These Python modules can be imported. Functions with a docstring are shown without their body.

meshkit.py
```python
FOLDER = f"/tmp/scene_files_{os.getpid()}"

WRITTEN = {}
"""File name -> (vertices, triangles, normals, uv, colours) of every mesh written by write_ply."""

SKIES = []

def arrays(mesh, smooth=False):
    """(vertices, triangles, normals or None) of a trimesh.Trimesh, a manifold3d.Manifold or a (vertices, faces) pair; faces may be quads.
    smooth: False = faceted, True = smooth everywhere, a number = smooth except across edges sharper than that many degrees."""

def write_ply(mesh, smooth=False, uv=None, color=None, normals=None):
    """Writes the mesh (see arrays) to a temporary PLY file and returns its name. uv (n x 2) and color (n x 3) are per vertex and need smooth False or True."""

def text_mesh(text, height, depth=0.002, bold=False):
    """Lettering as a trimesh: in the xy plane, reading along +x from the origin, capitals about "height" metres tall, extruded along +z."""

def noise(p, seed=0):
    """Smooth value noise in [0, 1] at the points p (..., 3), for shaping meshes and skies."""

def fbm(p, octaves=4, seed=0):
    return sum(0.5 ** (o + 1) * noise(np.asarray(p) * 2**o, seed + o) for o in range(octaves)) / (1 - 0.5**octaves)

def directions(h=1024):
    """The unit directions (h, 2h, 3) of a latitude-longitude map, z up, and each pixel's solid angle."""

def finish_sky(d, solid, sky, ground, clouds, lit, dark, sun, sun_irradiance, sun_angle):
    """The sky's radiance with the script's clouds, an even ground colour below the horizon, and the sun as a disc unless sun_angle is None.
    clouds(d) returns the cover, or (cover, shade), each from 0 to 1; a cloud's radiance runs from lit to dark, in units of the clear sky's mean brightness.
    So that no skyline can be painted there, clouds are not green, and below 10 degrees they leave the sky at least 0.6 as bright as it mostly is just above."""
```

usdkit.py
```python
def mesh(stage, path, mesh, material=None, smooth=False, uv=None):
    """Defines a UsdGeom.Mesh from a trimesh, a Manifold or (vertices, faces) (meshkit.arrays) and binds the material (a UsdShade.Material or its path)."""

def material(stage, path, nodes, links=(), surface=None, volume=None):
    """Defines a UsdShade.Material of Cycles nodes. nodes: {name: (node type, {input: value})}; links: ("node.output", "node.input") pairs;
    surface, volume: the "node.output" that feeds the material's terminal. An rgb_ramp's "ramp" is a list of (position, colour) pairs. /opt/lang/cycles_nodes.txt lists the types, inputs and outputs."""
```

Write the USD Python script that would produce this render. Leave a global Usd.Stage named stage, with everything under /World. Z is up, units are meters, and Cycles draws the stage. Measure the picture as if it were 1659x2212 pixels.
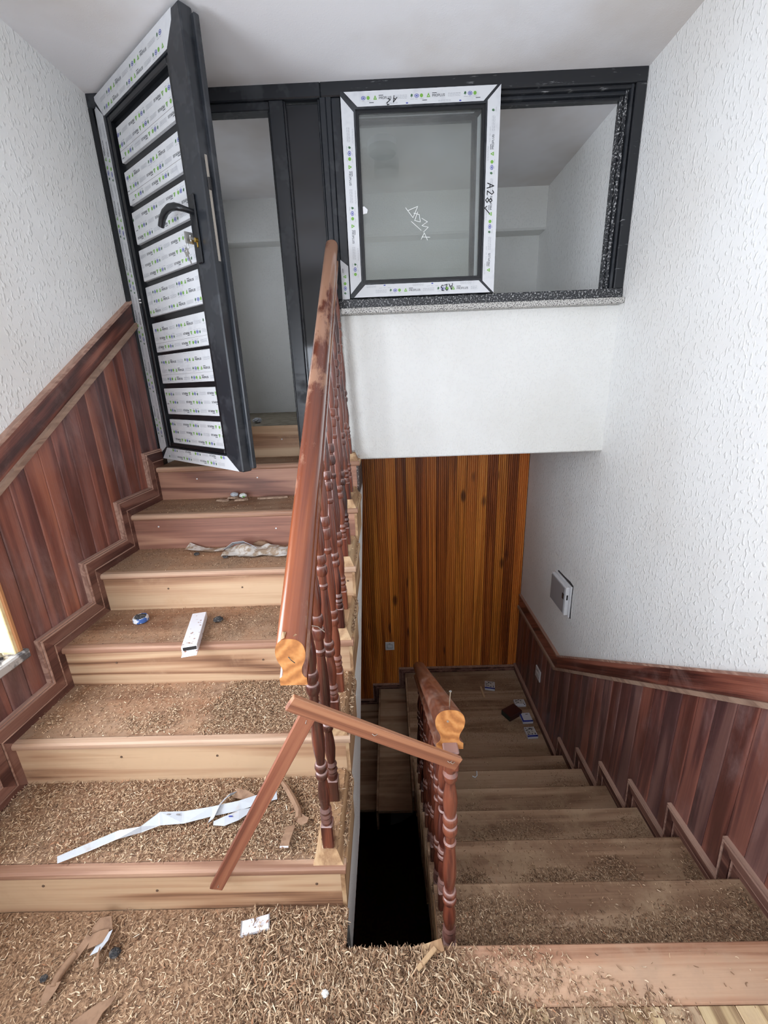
import math, random
import numpy as np, trimesh, usdkit, meshkit
from shapely.geometry import Polygon, LineString, Point, box as sbox
from shapely import affinity
from shapely.ops import unary_union
from pxr import Usd, UsdGeom, UsdLux, Gf, Sdf, Vt

random.seed(7)
RNG = np.random.default_rng(11)
stage = Usd.Stage.CreateInMemory()
UsdGeom.SetStageUpAxis(stage, 'Z')
UsdGeom.SetStageMetersPerUnit(stage, 1.0)
UsdGeom.Xform.Define(stage, '/World')
UsdGeom.Scope.Define(stage, '/World/Looks')

# ------------------------------------------------------------------ camera (solved from the stair, wall and window lines)
CAM = np.array([0.0, -0.49276, 1.493175])
RIGHT = (0.99932879, 0.00586843, -0.03615975)
FWD = (-0.01641906, 0.95413801, -0.29891649)
UP = (0.03274722, 0.29930956, 0.95359394)
cam = UsdGeom.Camera.Define(stage, '/World/camera')
cam.CreateHorizontalApertureAttr(27.0)
cam.CreateFocalLengthAttr(27.0 * 915.32 / 1659)
cam.CreateClippingRangeAttr(Gf.Vec2f(0.03, 100))
cam.AddTransformOp().Set(Gf.Matrix4d(*RIGHT, 0, *UP, 0, -FWD[0], -FWD[1], -FWD[2], 0, *CAM, 1))
cam.CreateExposureAttr(0.13)

# ------------------------------------------------------------------ daylight: the two window openings of the landing, and an added loft fill
def daylight(path, loc, rot, w, h, power, col):
    l = UsdLux.RectLight.Define(stage, path)
    l.CreateWidthAttr(w); l.CreateHeightAttr(h); l.CreateIntensityAttr(power); l.CreateColorAttr(Gf.Vec3f(*col))
    x = UsdGeom.Xformable(l)
    x.AddTranslateOp().Set(Gf.Vec3d(*loc)); x.AddRotateXYZOp().Set(Gf.Vec3f(*rot))
SKY = (0.90, 0.97, 1.08)
daylight('/World/daylight_rear', (-0.12, -1.72, 1.085), (90, 0, 0), 2.15, 1.70, 5.4, SKY)
daylight('/World/daylight_left', (-1.60, -0.02, 1.30), (0, -90, 0), 1.30, 1.46, 7.9, SKY)
daylight('/World/daylight_loft', (-1.60, 2.45, 2.08), (0, -90, 0), 0.66, 0.70, 1.3, SKY)   # added fill to brighten the loft, unseen behind the door leaf
dome = UsdLux.DomeLight.Define(stage, '/World/sky'); dome.CreateIntensityAttr(0.4); dome.CreateColorAttr(Gf.Vec3f(*SKY))

# ------------------------------------------------------------------ dimensions
R1, G1, Y1 = 0.18, 0.2806, 0.3437          # upper flight: rise, going, first nosing
R2, G2, Y2 = 0.1798, 0.2657, 0.2612        # lower flight: rise, going, landing edge
XLA, XLB = -1.3583, 0.0427                 # left wall x = XLA + XLB*y
XR, H, D = 1.1722, 2.735, 1.8415           # right wall, ceiling, window wall
YP, YF = 3.007, 3.14                       # panelled lower wall, far wall of the attic room
XS, XV = -0.165, 0.105                     # right end of upper flight, left end of lower flight
LAND = -7 * R2
def xl(y): return XLA + XLB * y
def un(k): return Y1 + G1 * (k - 1)
def ln(k): return Y2 + G2 * k

# ------------------------------------------------------------------ helpers
LOC, COUNT = {}, {}
def numbered(parent, name):
    k = (parent, name); n = COUNT.get(k, 0); COUNT[k] = n + 1
    return f'{parent}/{name}' + (f'_{n:03d}' if n else '')
def tag(p, label=None, cat=None, group=None, kind=None):
    for k, v in (('label', label), ('category', cat), ('group', group), ('kind', kind)):
        if v: p.SetCustomDataByKey(k, v)
    return p
def thing(name, loc, label=None, cat=None, group=None, kind=None, axes=None):
    path = numbered('/World', name)
    x = UsdGeom.Xform.Define(stage, path); x.AddTranslateOp().Set(Gf.Vec3d(*map(float, loc)))
    LOC[path] = np.array(loc, float)
    if axes is not None:
        x.ClearXformOpOrder(); A = np.eye(4); A[:3, :3] = axes; A[3, :3] = loc
        x.AddTransformOp().Set(Gf.Matrix4d(A.tolist())); AXES[path] = np.array(axes, float)
    tag(x.GetPrim(), label, cat, group, kind)
    return path
AXES = {}
def origin(path):
    while path and path not in LOC: path = path.rsplit('/', 1)[0]
    return LOC.get(path, np.zeros(3))
def part(parent, name, mesh, mat, smooth=False, label=None, kind=None, tint=None):
    path = numbered(parent, name)
    v, f = (mesh.vertices, mesh.faces) if hasattr(mesh, 'vertices') else mesh
    v = np.asarray(v) - origin(parent)
    if parent in AXES: v = v @ np.linalg.inv(AXES[parent])
    m = usdkit.mesh(stage, path, trimesh.Trimesh(v, f, process=False), mat, smooth=False if tint is not None else smooth)
    if tint is not None:
        UsdGeom.PrimvarsAPI(m).CreatePrimvar('tint', Sdf.ValueTypeNames.Color3fArray, 'vertex').Set(Vt.Vec3fArray.FromNumpy(np.asarray(tint, np.float32)))
    tag(m.GetPrim(), label, None, None, kind)
    return path
def single(name, mesh, mat, label, cat, smooth=False, kind=None, group=None):
    c = np.asarray(mesh.vertices).copy(); lo, hi = c.min(0), c.max(0)
    path = numbered('/World', name)
    base = np.array([(lo[0] + hi[0]) / 2, (lo[1] + hi[1]) / 2, lo[2]])
    m = usdkit.mesh(stage, path, trimesh.Trimesh(c - base, mesh.faces, process=False), mat, smooth=smooth)
    m.AddTranslateOp().Set(Gf.Vec3d(*base))
    LOC[path] = base
    tag(m.GetPrim(), label, cat, group, kind)
    return path
cat = trimesh.util.concatenate
def box(x0, x1, y0, y1, z0, z1):
    b = trimesh.creation.box([abs(x1 - x0), abs(y1 - y0), abs(z1 - z0)]); b.apply_translation([(x0 + x1) / 2, (y0 + y1) / 2, (z0 + z1) / 2]); return b
def cbox(x0, x1, y0, y1, z0, z1, c=0.003):
    lo, hi = np.array([x0, y0, z0]), np.array([x1, y1, z1]); c = min(c, 0.45 * (hi - lo).min()); pts = []
    for sx in (0, 1):
        for sy in (0, 1):
            for sz in (0, 1):
                s = np.array([sx, sy, sz]); corner = np.where(s, hi, lo); inward = np.where(s, -1, 1) * c
                for a in range(3):
                    q = corner + inward; q[a] = corner[a]; pts.append(q)
    return trimesh.convex.convex_hull(np.array(pts))
def hull(pts): return trimesh.convex.convex_hull(np.array(pts, float))
def place(m, o, ex, ey, ez):
    v = np.asarray(m.vertices); A = np.array([ex, ey, ez], float)
    f = np.asarray(m.faces)
    if np.linalg.det(A) < 0: f = f[:, ::-1]
    return trimesh.Trimesh(np.asarray(o) + v @ A, f, process=False)
AX = {'x': ((0, 1, 0), (0, 0, 1), (1, 0, 0)), 'y': ((1, 0, 0), (0, 0, 1), (0, 1, 0)), 'z': ((1, 0, 0), (0, 1, 0), (0, 0, 1))}
def prism(poly, axis, a, b):
    """2D polygon extruded along an axis: 'x' takes (y,z), 'y' takes (x,z), 'z' takes (x,y)."""
    if not hasattr(poly, 'exterior'): poly = Polygon(poly)
    if not poly.is_valid: poly = poly.buffer(0)
    if hasattr(poly, 'geoms'): return trimesh.util.concatenate([prism(g, axis, a, b) for g in poly.geoms if g.area > 1e-7])
    m = trimesh.creation.extrude_polygon(poly, b - a, engine='earcut'); m.apply_translation([0, 0, a])
    return place(m, (0, 0, 0), *AX[axis])
def flat(poly):
    v, f = trimesh.creation.triangulate_polygon(poly, engine='earcut')
    v = np.c_[v, np.zeros(len(v))]
    n = np.cross(v[f[:, 1]] - v[f[:, 0]], v[f[:, 2]] - v[f[:, 0]])[:, 2]
    f = np.where((n < 0)[:, None], f[:, ::-1], f)
    return trimesh.Trimesh(v, f, process=False)
def leftwall(m):
    """local (t, y, z) with t the distance from the left wall -> world"""
    v = np.asarray(m.vertices).copy(); v[:, 0] += XLA + XLB * v[:, 1]
    return trimesh.Trimesh(v, m.faces, process=False)
def lathe(profile, sections=20, close=True):
    p = np.array(profile, float); n = len(p); a = np.arange(sections) * 2 * np.pi / sections
    v = np.stack([p[:, None, 0] * np.cos(a), p[:, None, 0] * np.sin(a), np.repeat(p[:, 1:2], sections, 1)], -1).reshape(-1, 3)
    i, j = np.meshgrid(np.arange(n - 1), np.arange(sections), indexing='ij'); j2 = (j + 1) % sections
    q = np.stack([i * sections + j, i * sections + j2, (i + 1) * sections + j2, (i + 1) * sections + j], -1).reshape(-1, 4)
    f = np.vstack([q[:, [0, 1, 2]], q[:, [0, 2, 3]]])
    if close:
        v = np.vstack([v, [0, 0, p[0, 1]], [0, 0, p[-1, 1]]]); k = len(v)
        jj = np.arange(sections); j2 = (jj + 1) % sections
        f = np.vstack([f, np.c_[j2, jj, np.full(sections, k - 2)], np.c_[(n - 1) * sections + jj, (n - 1) * sections + j2, np.full(sections, k - 1)]])
    return trimesh.Trimesh(v, f, process=False)
def tube(points, r, sides=8):
    p = np.array(points, float); t = np.gradient(p, axis=0); t /= np.linalg.norm(t, axis=1, keepdims=True) + 1e-12
    up = np.array([0, 0, 1.0]) if abs(t[0, 2]) < 0.9 else np.array([1.0, 0, 0])
    a = np.cross(t, up); a /= np.linalg.norm(a, axis=1, keepdims=True) + 1e-12; b = np.cross(t, a)
    ang = np.arange(sides) * 2 * np.pi / sides; r = np.broadcast_to(r, (len(p),))
    v = (p[:, None] + r[:, None, None] * (np.cos(ang)[None, :, None] * a[:, None] + np.sin(ang)[None, :, None] * b[:, None])).reshape(-1, 3)
    f = []
    for i in range(len(p) - 1):
        for j in range(sides):
            k = (j + 1) % sides; f += [[i * sides + j, (i + 1) * sides + j, (i + 1) * sides + k], [i * sides + j, (i + 1) * sides + k, i * sides + k]]
    n = len(v); v = np.vstack([v, p[0], p[-1]])
    for j in range(sides):
        k = (j + 1) % sides; f += [[n, j, k], [n + 1, (len(p) - 1) * sides + k, (len(p) - 1) * sides + j]]
    m = trimesh.Trimesh(v, f, process=False); m.fix_normals(); return m
def ribbon(points, widths, th=0.0006):
    """A bent strip with thickness: centre points and half-width vectors."""
    p, w = np.array(points, float), np.array(widths, float)
    t = np.gradient(p, axis=0); n = np.cross(t, w); n /= np.linalg.norm(n, axis=1, keepdims=True) + 1e-12
    rows = [p - w + n * th, p + w + n * th, p + w - n * th, p - w - n * th]; k = len(p)
    v = np.stack(rows, 1).reshape(-1, 3); f = []
    for i in range(k - 1):
        for j in range(4):
            a, b = i * 4 + j, i * 4 + (j + 1) % 4; f += [[a, a + 4, b + 4], [a, b + 4, b]]
    f += [[0, 1, 2], [0, 2, 3]]; e = (k - 1) * 4; f += [[e, e + 2, e + 1], [e, e + 3, e + 2]]
    m = trimesh.Trimesh(v, f, process=False); m.fix_normals(); return m
def bar(a, b, w, h, up=(0, 0, 1)):
    """A batten from a to b, w wide across and h thick."""
    a, b = np.array(a, float), np.array(b, float); d = b - a; L = np.linalg.norm(d); d /= L
    s = np.cross(d, up); s /= np.linalg.norm(s); u = np.cross(s, d)
    return place(cbox(0, L, -w / 2, w / 2, -h / 2, h / 2, 0.0015), a, d, s, u), d, s, u

# ------------------------------------------------------------------ materials
def lin(r, g, b):
    c = np.array([r, g, b]) / 255.0
    return tuple(np.where(c <= 0.04045, c / 12.92, ((c + 0.055) / 1.055) ** 2.4))
def mat(name, nodes, links, surface='p.BSDF'): return usdkit.material(stage, '/World/Looks/' + name, nodes, links, surface=surface)
def plain(name, col, rough=0.5, metal=0.0, spec=0.5, coat=0.0):
    return mat(name, {'p': ('principled_bsdf', {'base_color': col, 'roughness': rough, 'metallic': metal, 'specular_ior_level': spec, 'coat_weight': coat})}, [])
def wood(name, ramp, axis, across=9.0, along=0.7, rings=7.0, rough=0.5, coat=0.0, var=0.12, bump=0.15, dust=None, dust_lo=0.5, dust_hi=0.75, dust_up=0.0, knots=None, dscale=(4, 4, 4), tilt=None, lo=0.3, hi=0.68, wear=None):
    across *= 2.4; along *= 1.6
    sc = [across] * 3; sc['xyz'.index(axis)] = along
    n = {'tc': ('texture_coordinate', {}), 'oi': ('object_info', {}),
         'off': ('combine_xyz', {}), 'm1': ('math', {'math_type': 'multiply', 'value2': 37.0}), 'm2': ('math', {'math_type': 'multiply', 'value2': 53.0}),
         'add': ('vector_math', {'math_type': 'add'}), 'map': ('mapping', {'scale': sc}),
         'n1': ('noise_texture', {'scale': 0.55, 'detail': 3.0, 'roughness': 0.5, 'distortion': 0.6}),
         'mul': ('math', {'math_type': 'multiply', 'value2': rings * 6.28}), 'sin': ('math', {'math_type': 'sine'}),
         'mr': ('map_range', {'from_min': -1.0, 'from_max': 1.0}),
         'fmap': ('mapping', {'scale': [x * (11.0 if x == across else 2.5) for x in sc]}),
         'n2': ('noise_texture', {'scale': 1.0, 'detail': 4.0, 'roughness': 0.65}),
         'n3': ('noise_texture', {'scale': 0.25, 'detail': 2.0}),
         'f1': ('mix_float', {'fac': 0.5}), 'f2': ('mix_float', {'fac': 0.3}),
         'r': ('rgb_ramp', {'ramp': ramp}), 'ct': ('map_range', {'from_min': lo, 'from_max': hi, 'clamp': True}),
         'val': ('map_range', {'from_min': 0.0, 'from_max': 1.0, 'to_min': 1 - var, 'to_max': 1 + var}),
         'hsv': ('hsv', {}), 'b': ('bump', {'strength': bump, 'distance': 0.002}),
         'p': ('principled_bsdf', {'roughness': rough, 'coat_weight': coat, 'coat_roughness': 0.15})}
    l = [('oi.random', 'm1.value1'), ('oi.random', 'm2.value1'), ('m1.value', 'off.x'), ('m2.value', 'off.y'), ('m1.value', 'off.z'),
         ('tc.object', 'add.vector1'), ('off.vector', 'add.vector2'), ('add.vector', 'map.vector'), ('map.vector', 'n1.vector'), ('n1.fac', 'mul.value1'), ('mul.value', 'sin.value1'), ('sin.value', 'mr.value'),
         ('add.vector', 'fmap.vector'), ('fmap.vector', 'n2.vector'), ('map.vector', 'n3.vector'), ('mr.result', 'f1.a'), ('n2.fac', 'f1.b'), ('f1.result', 'f2.a'), ('n3.fac', 'f2.b'),
         ('f2.result', 'ct.value'), ('ct.result', 'r.fac'), ('r.color', 'hsv.color'), ('oi.random', 'val.value'), ('val.result', 'hsv.value'), ('n2.fac', 'b.height'), ('b.normal', 'p.normal')]
    last = 'hsv.color'
    if tilt is not None:
        n['rot'] = ('vector_rotate', {'rotate_type': 'x_axis', 'angle': tilt})
        l = [('rot.vector', b) if a == 'add.vector' and b in ('map.vector', 'fmap.vector') else (a, b) for a, b in l] + [('add.vector', 'rot.vector')]
    if knots:
        n |= {'kmap': ('mapping', {'scale': [5.5 if a != axis else 2.2 for a in 'xyz']}), 'kv': ('voronoi_texture', {'scale': 1.0, 'randomness': 1.0}),
              'kr': ('map_range', {'range_type': 'smoothstep', 'from_min': 0.07, 'from_max': 0.17, 'to_min': 0.85, 'to_max': 0.0, 'clamp': True}), 'km': ('mix_color', {'blend_type': 'mix', 'b': knots})}
        l += [('add.vector', 'kmap.vector'), ('kmap.vector', 'kv.vector'), ('kv.distance', 'kr.value'), ('kr.result', 'km.fac'), (last, 'km.a')]; last = 'km.result'
    if dust:
        n |= {'dmap': ('mapping', {'scale': list(map(float, dscale))}), 'dn': ('noise_texture', {'scale': 1.0, 'detail': 6.0, 'roughness': 0.7, 'distortion': 0.4}),
              'dr': ('map_range', {'range_type': 'smoothstep', 'from_min': dust_lo, 'from_max': dust_hi, 'clamp': True}),
              'geo': ('geometry', {}), 'sep': ('separate_xyz', {}), 'du': ('map_range', {'from_min': 0.15, 'from_max': 0.8, 'to_min': 0.0, 'to_max': dust_up, 'clamp': True}),
              'dmax': ('math', {'math_type': 'maximum'}), 'dm': ('mix_color', {'b': dust}),
              'rr': ('map_range', {'to_min': rough, 'to_max': 0.85})}
        l += [('add.vector', 'dmap.vector'), ('dmap.vector', 'dn.vector'), ('dn.fac', 'dr.value'), ('geo.normal', 'sep.vector'), ('sep.z', 'du.value'), ('dr.result', 'dmax.value1'), ('du.result', 'dmax.value2'),
              ('dmax.value', 'dm.fac'), (last, 'dm.a'), ('dmax.value', 'rr.value'), ('rr.result', 'p.roughness')]; last = 'dm.result'
    if dust and wear:
        n |= {'wsep': ('separate_xyz', {}), 'wr': ('map_range', {'from_min': wear[0], 'from_max': wear[1], 'to_min': 0.0, 'to_max': wear[2], 'clamp': True}), 'wadd': ('math', {'math_type': 'add'})}
        l = [x for x in l if x != ('dn.fac', 'dr.value')] + [('tc.object', 'wsep.vector'), ('wsep.y', 'wr.value'), ('wr.result', 'wadd.value1'), ('dn.fac', 'wadd.value2'), ('wadd.value', 'dr.value')]
    l.append((last, 'p.base_color'))
    return mat(name, n, l)
def plaster(name, col, col2, scale, dist, stretch=(1, 1, 0.7), lo=0.55, hi=0.68):
    return mat(name, {'g': ('texture_coordinate', {}), 'm': ('mapping', {'scale': [float(s) for s in stretch]}), 'n': ('noise_texture', {'scale': scale, 'detail': 0.8, 'roughness': 0.4, 'distortion': 0.0}),
                      'r': ('map_range', {'range_type': 'smoothstep', 'from_min': lo, 'from_max': hi, 'clamp': True}), 'v': ('noise_texture', {'scale': 1.7, 'detail': 4.0}),
                      'vr': ('map_range', {'from_min': 0.42, 'from_max': 0.7, 'clamp': True}), 'c': ('mix_color', {'a': col, 'b': col2}),
                      'b': ('bump', {'strength': 1.0, 'distance': dist}), 'p': ('principled_bsdf', {'roughness': 0.85, 'specular_ior_level': 0.25})},
               [('g.object', 'm.vector'), ('m.vector', 'n.vector'), ('n.fac', 'r.value'), ('r.result', 'b.height'), ('g.object', 'v.vector'), ('v.fac', 'vr.value'), ('vr.result', 'c.fac'), ('c.result', 'p.base_color'), ('b.normal', 'p.normal')])
def speckled(name, a, b, scale, lo, hi, rough=0.4, coat=0.0, stretch=(1, 1, 1), detail=3.0, bump=0.0):
    n = {'g': ('texture_coordinate', {}), 'm': ('mapping', {'scale': [float(s) for s in stretch]}), 'n': ('noise_texture', {'scale': scale, 'detail': detail, 'roughness': 0.6}),
         'r': ('map_range', {'range_type': 'smoothstep', 'from_min': lo, 'from_max': hi, 'clamp': True}), 'c': ('mix_color', {'a': a, 'b': b}), 'p': ('principled_bsdf', {'roughness': rough, 'coat_weight': coat}),
         'rr': ('map_range', {'to_min': rough, 'to_max': 0.85})}
    l = [('g.object', 'm.vector'), ('m.vector', 'n.vector'), ('n.fac', 'r.value'), ('r.result', 'c.fac'), ('c.result', 'p.base_color'), ('r.result', 'rr.value'), ('rr.result', 'p.roughness')]
    if bump: n['b'] = ('bump', {'strength': bump, 'distance': 0.003}); l += [('n.fac', 'b.height'), ('b.normal', 'p.normal')]
    return mat(name, n, l)

PLASTER = plaster('plaster', lin(243, 243, 241), lin(236, 234, 230), 88.0, 0.0022, (1, 1, 0.62), lo=0.53, hi=0.76)
PLASTER_FINE = plaster('plaster_fine', lin(238, 238, 235), lin(230, 229, 224), 120.0, 0.0008)
CEILING_PAINT = plaster('ceiling_paint', lin(236, 235, 237), lin(214, 207, 201), 160.0, 0.0001)
TEAK_X = wood('teak_along_x', [(0.0, lin(126, 90, 68)), (0.25, lin(166, 126, 96)), (0.55, lin(190, 152, 120)), (1.0, lin(208, 176, 142))], 'x', across=5.0, along=0.42, rings=5.0, rough=0.55, dust=lin(196, 160, 126), dust_lo=0.5, dust_hi=0.85, var=0.08)
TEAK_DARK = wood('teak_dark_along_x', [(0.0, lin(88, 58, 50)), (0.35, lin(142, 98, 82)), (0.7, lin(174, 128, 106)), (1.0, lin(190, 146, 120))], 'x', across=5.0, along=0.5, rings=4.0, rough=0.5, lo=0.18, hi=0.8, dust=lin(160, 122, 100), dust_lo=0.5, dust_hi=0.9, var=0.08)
TREAD = wood('dusty_tread', [(0.0, lin(120, 82, 58)), (0.5, lin(158, 116, 86)), (1.0, lin(178, 138, 106))], 'x', across=5.0, along=0.5, rings=2.0, rough=0.75, dust=lin(160, 131, 106), dust_lo=0.32, dust_hi=0.66, var=0.05)
NOSING = wood('nosing_wood', [(0.0, lin(148, 108, 86)), (0.5, lin(182, 144, 118)), (1.0, lin(198, 166, 140))], 'x', across=7.0, along=0.6, rings=3.0, rough=0.6, var=0.08)
TREAD_LOW = wood('lower_tread', [(0.0, lin(130, 98, 74)), (0.5, lin(168, 134, 106)), (1.0, lin(190, 160, 132))], 'x', across=5.0, along=0.5, rings=3.0, rough=0.7, dust=lin(176, 148, 118), dust_lo=0.4, dust_hi=0.75, var=0.06)
FLOOR_W = [wood(f'floor_board_{i}', [(0.0, lin(*a)), (0.5, lin(*b)), (1.0, lin(*c))], 'y' if i else 'x', across=8.0, along=0.6, rings=3.0, rough=0.6, dust=lin(190, 158, 132), dust_lo=0.45, dust_hi=0.8, var=0.1)
           for i, (a, b, c) in enumerate((((150, 104, 78), (192, 148, 118), (206, 168, 138)), ((120, 92, 72), (168, 138, 112), (198, 172, 140)), ((140, 110, 80), (200, 172, 130), (222, 198, 156))))]
MAHO = [wood(f'mahogany_{i}', [(0.0, lin(*a)), (0.4, lin(*b)), (0.7, lin(*c)), (1.0, lin(*d))], 'z', across=9.0, along=0.8, rings=3.0, rough=0.36, coat=0.2, var=0.12, lo=0.15, hi=0.9, dust=lin(168, 137, 133), dust_lo=0.43, dust_hi=0.95, dscale=(5, 5, 2))
        for i, (a, b, c, d) in enumerate((((65, 39, 37), (106, 65, 60), (137, 86, 74), (166, 108, 88)), ((69, 41, 34), (121, 69, 57), (154, 94, 74), (183, 115, 86)), ((62, 42, 41), (101, 68, 66), (129, 92, 85), (152, 108, 96)), ((69, 39, 35), (111, 65, 56), (142, 86, 72), (174, 111, 88))))]
MAHO_Y = wood('mahogany_along_y', [(0.0, lin(67, 36, 31)), (0.45, lin(110, 62, 51)), (0.8, lin(139, 83, 67)), (1.0, lin(157, 98, 80))], 'y', across=9.0, along=0.8, rings=3.0, rough=0.4, coat=0.15, dust=lin(159, 127, 118), dust_lo=0.5, dust_hi=0.95, tilt=-0.56)
MAHO_YR = wood('mahogany_down_y', [(0.0, lin(67, 36, 31)), (0.45, lin(110, 62, 51)), (0.8, lin(139, 83, 67)), (1.0, lin(157, 98, 80))], 'y', across=9.0, along=0.8, rings=3.0, rough=0.4, coat=0.15, dust=lin(159, 127, 118), dust_lo=0.5, dust_hi=0.95, tilt=0.6)
MOULD = wood('moulding_wood', [(0.0, lin(71, 40, 36)), (0.5, lin(110, 71, 60)), (1.0, lin(134, 96, 83))], 'y', across=9.0, along=0.8, rings=2.0, rough=0.5, dust=lin(161, 132, 116), dust_lo=0.55, dust_hi=0.95, dust_up=0.45)
MOULD_EDGE = wood('moulding_edge', [(0.0, lin(145, 107, 94)), (1.0, lin(188, 150, 132))], 'y', rough=0.6, dust=lin(177, 145, 127), dust_lo=0.4, dust_hi=0.9, dust_up=0.5)  # paler than the band: thin highlight lines put into the lip colour
BEAD = wood('dusty_bead', [(0.0, lin(127, 98, 83)), (1.0, lin(166, 134, 114))], 'y', rough=0.65, dust=lin(170, 143, 123), dust_lo=0.3, dust_hi=0.7, dust_up=0.5)
PINE = [wood(f'pine_{i}', [(0.0, lin(*a)), (0.4, lin(*b)), (0.75, lin(*c)), (1.0, lin(*d))], 'z', across=11.0, along=0.5, rings=3.0, rough=0.4, coat=0.2, var=0.16, lo=0.2, hi=0.78, knots=lin(91, 42, 24))
        for i, (a, b, c, d) in enumerate((((130, 66, 26), (199, 111, 44), (231, 138, 59), (246, 155, 72)), ((113, 54, 24), (177, 94, 40), (207, 116, 50), (221, 133, 62)), ((150, 84, 32), (221, 135, 54), (249, 160, 68), (255, 175, 81))))]
RAIL = wood('varnished_rail', [(0.0, lin(80, 34, 18)), (0.4, lin(122, 58, 32)), (0.75, lin(148, 78, 44)), (1.0, lin(164, 96, 58))], 'y', across=12.0, along=0.5, rings=2.0, rough=0.28, coat=0.8, dust=lin(168, 124, 98), dust_lo=0.57, dust_hi=0.66, dscale=(9, 2.6, 2.6), bump=0.03, tilt=-0.616, lo=0.2, hi=0.8, wear=(0.55, 1.30, 0.20))
RAIL_LOW = wood('dusty_rail', [(0.0, lin(84, 40, 28)), (0.5, lin(126, 70, 48)), (1.0, lin(150, 96, 70))], 'y', across=14.0, along=0.6, rings=3.0, rough=0.38, coat=0.25, dust=lin(172, 144, 128), dust_lo=0.42, dust_hi=0.8, dscale=(12, 4, 4), bump=0.03, tilt=0.586, lo=0.2, hi=0.8)
def endgrain(name, cx, cz):
    return mat(name, {'g': ('texture_coordinate', {}), 'm': ('mapping', {'location': (cx, 0.0, cz)}), 'w': ('wave_texture', {'wave_type': 'rings', 'rings_direction': 'y', 'scale': 13.0, 'distortion': 7.0, 'detail': 3.0, 'detail_scale': 1.4}),
                      'n': ('noise_texture', {'scale': 180.0, 'detail': 3.0}), 'f': ('mix_float', {'fac': 0.4}), 'r': ('rgb_ramp', {'ramp': [(0, lin(150, 92, 46)), (0.35, lin(180, 116, 62)), (0.7, lin(200, 136, 76)), (1, lin(212, 156, 98))]}), 'p': ('principled_bsdf', {'roughness': 0.7})},
               [('g.object', 'm.vector'), ('m.vector', 'w.vector'), ('g.object', 'n.vector'), ('w.fac', 'f.a'), ('n.fac', 'f.b'), ('f.result', 'r.fac'), ('r.color', 'p.base_color')])
BALUSTER = wood('turned_baluster', [(0.0, lin(54, 24, 20)), (0.5, lin(86, 42, 33)), (1.0, lin(120, 64, 46))], 'z', across=12.0, along=1.5, rings=2.5, rough=0.26, coat=0.6, var=0.14, dust=lin(164, 132, 124), dust_lo=0.60, dust_hi=0.92, dust_up=0.8, dscale=(9, 9, 7))
BLOCK_W = wood('raw_block', [(0.0, lin(150, 114, 82)), (0.5, lin(184, 148, 110)), (1.0, lin(200, 168, 130))], 'y', across=9.0, along=0.6, rings=3.0, rough=0.7, dust=lin(196, 164, 132), dust_lo=0.5, dust_hi=0.9, var=0.06)
BATTEN = wood('batten_wood', [(0.0, lin(106, 62, 46)), (0.35, lin(160, 102, 74)), (0.7, lin(186, 130, 96)), (1.0, lin(206, 162, 114))], 'x', across=14.0, along=0.7, rings=3.0, rough=0.5, lo=0.2, hi=0.85)
BATTEN_DK = wood('batten_dark_wood', [(0.0, lin(86, 46, 36)), (0.4, lin(138, 82, 62)), (0.8, lin(160, 104, 78)), (1.0, lin(190, 142, 100))], 'x', across=14.0, along=0.7, rings=3.0, rough=0.5, lo=0.2, hi=0.85)
PVC = speckled('black_pvc', lin(38, 41, 46), lin(66, 68, 72), 9.0, 0.5, 0.8, rough=0.28)
PVC_DEEP = plain('black_pvc_deep', lin(22, 24, 28), 0.3)
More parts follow.
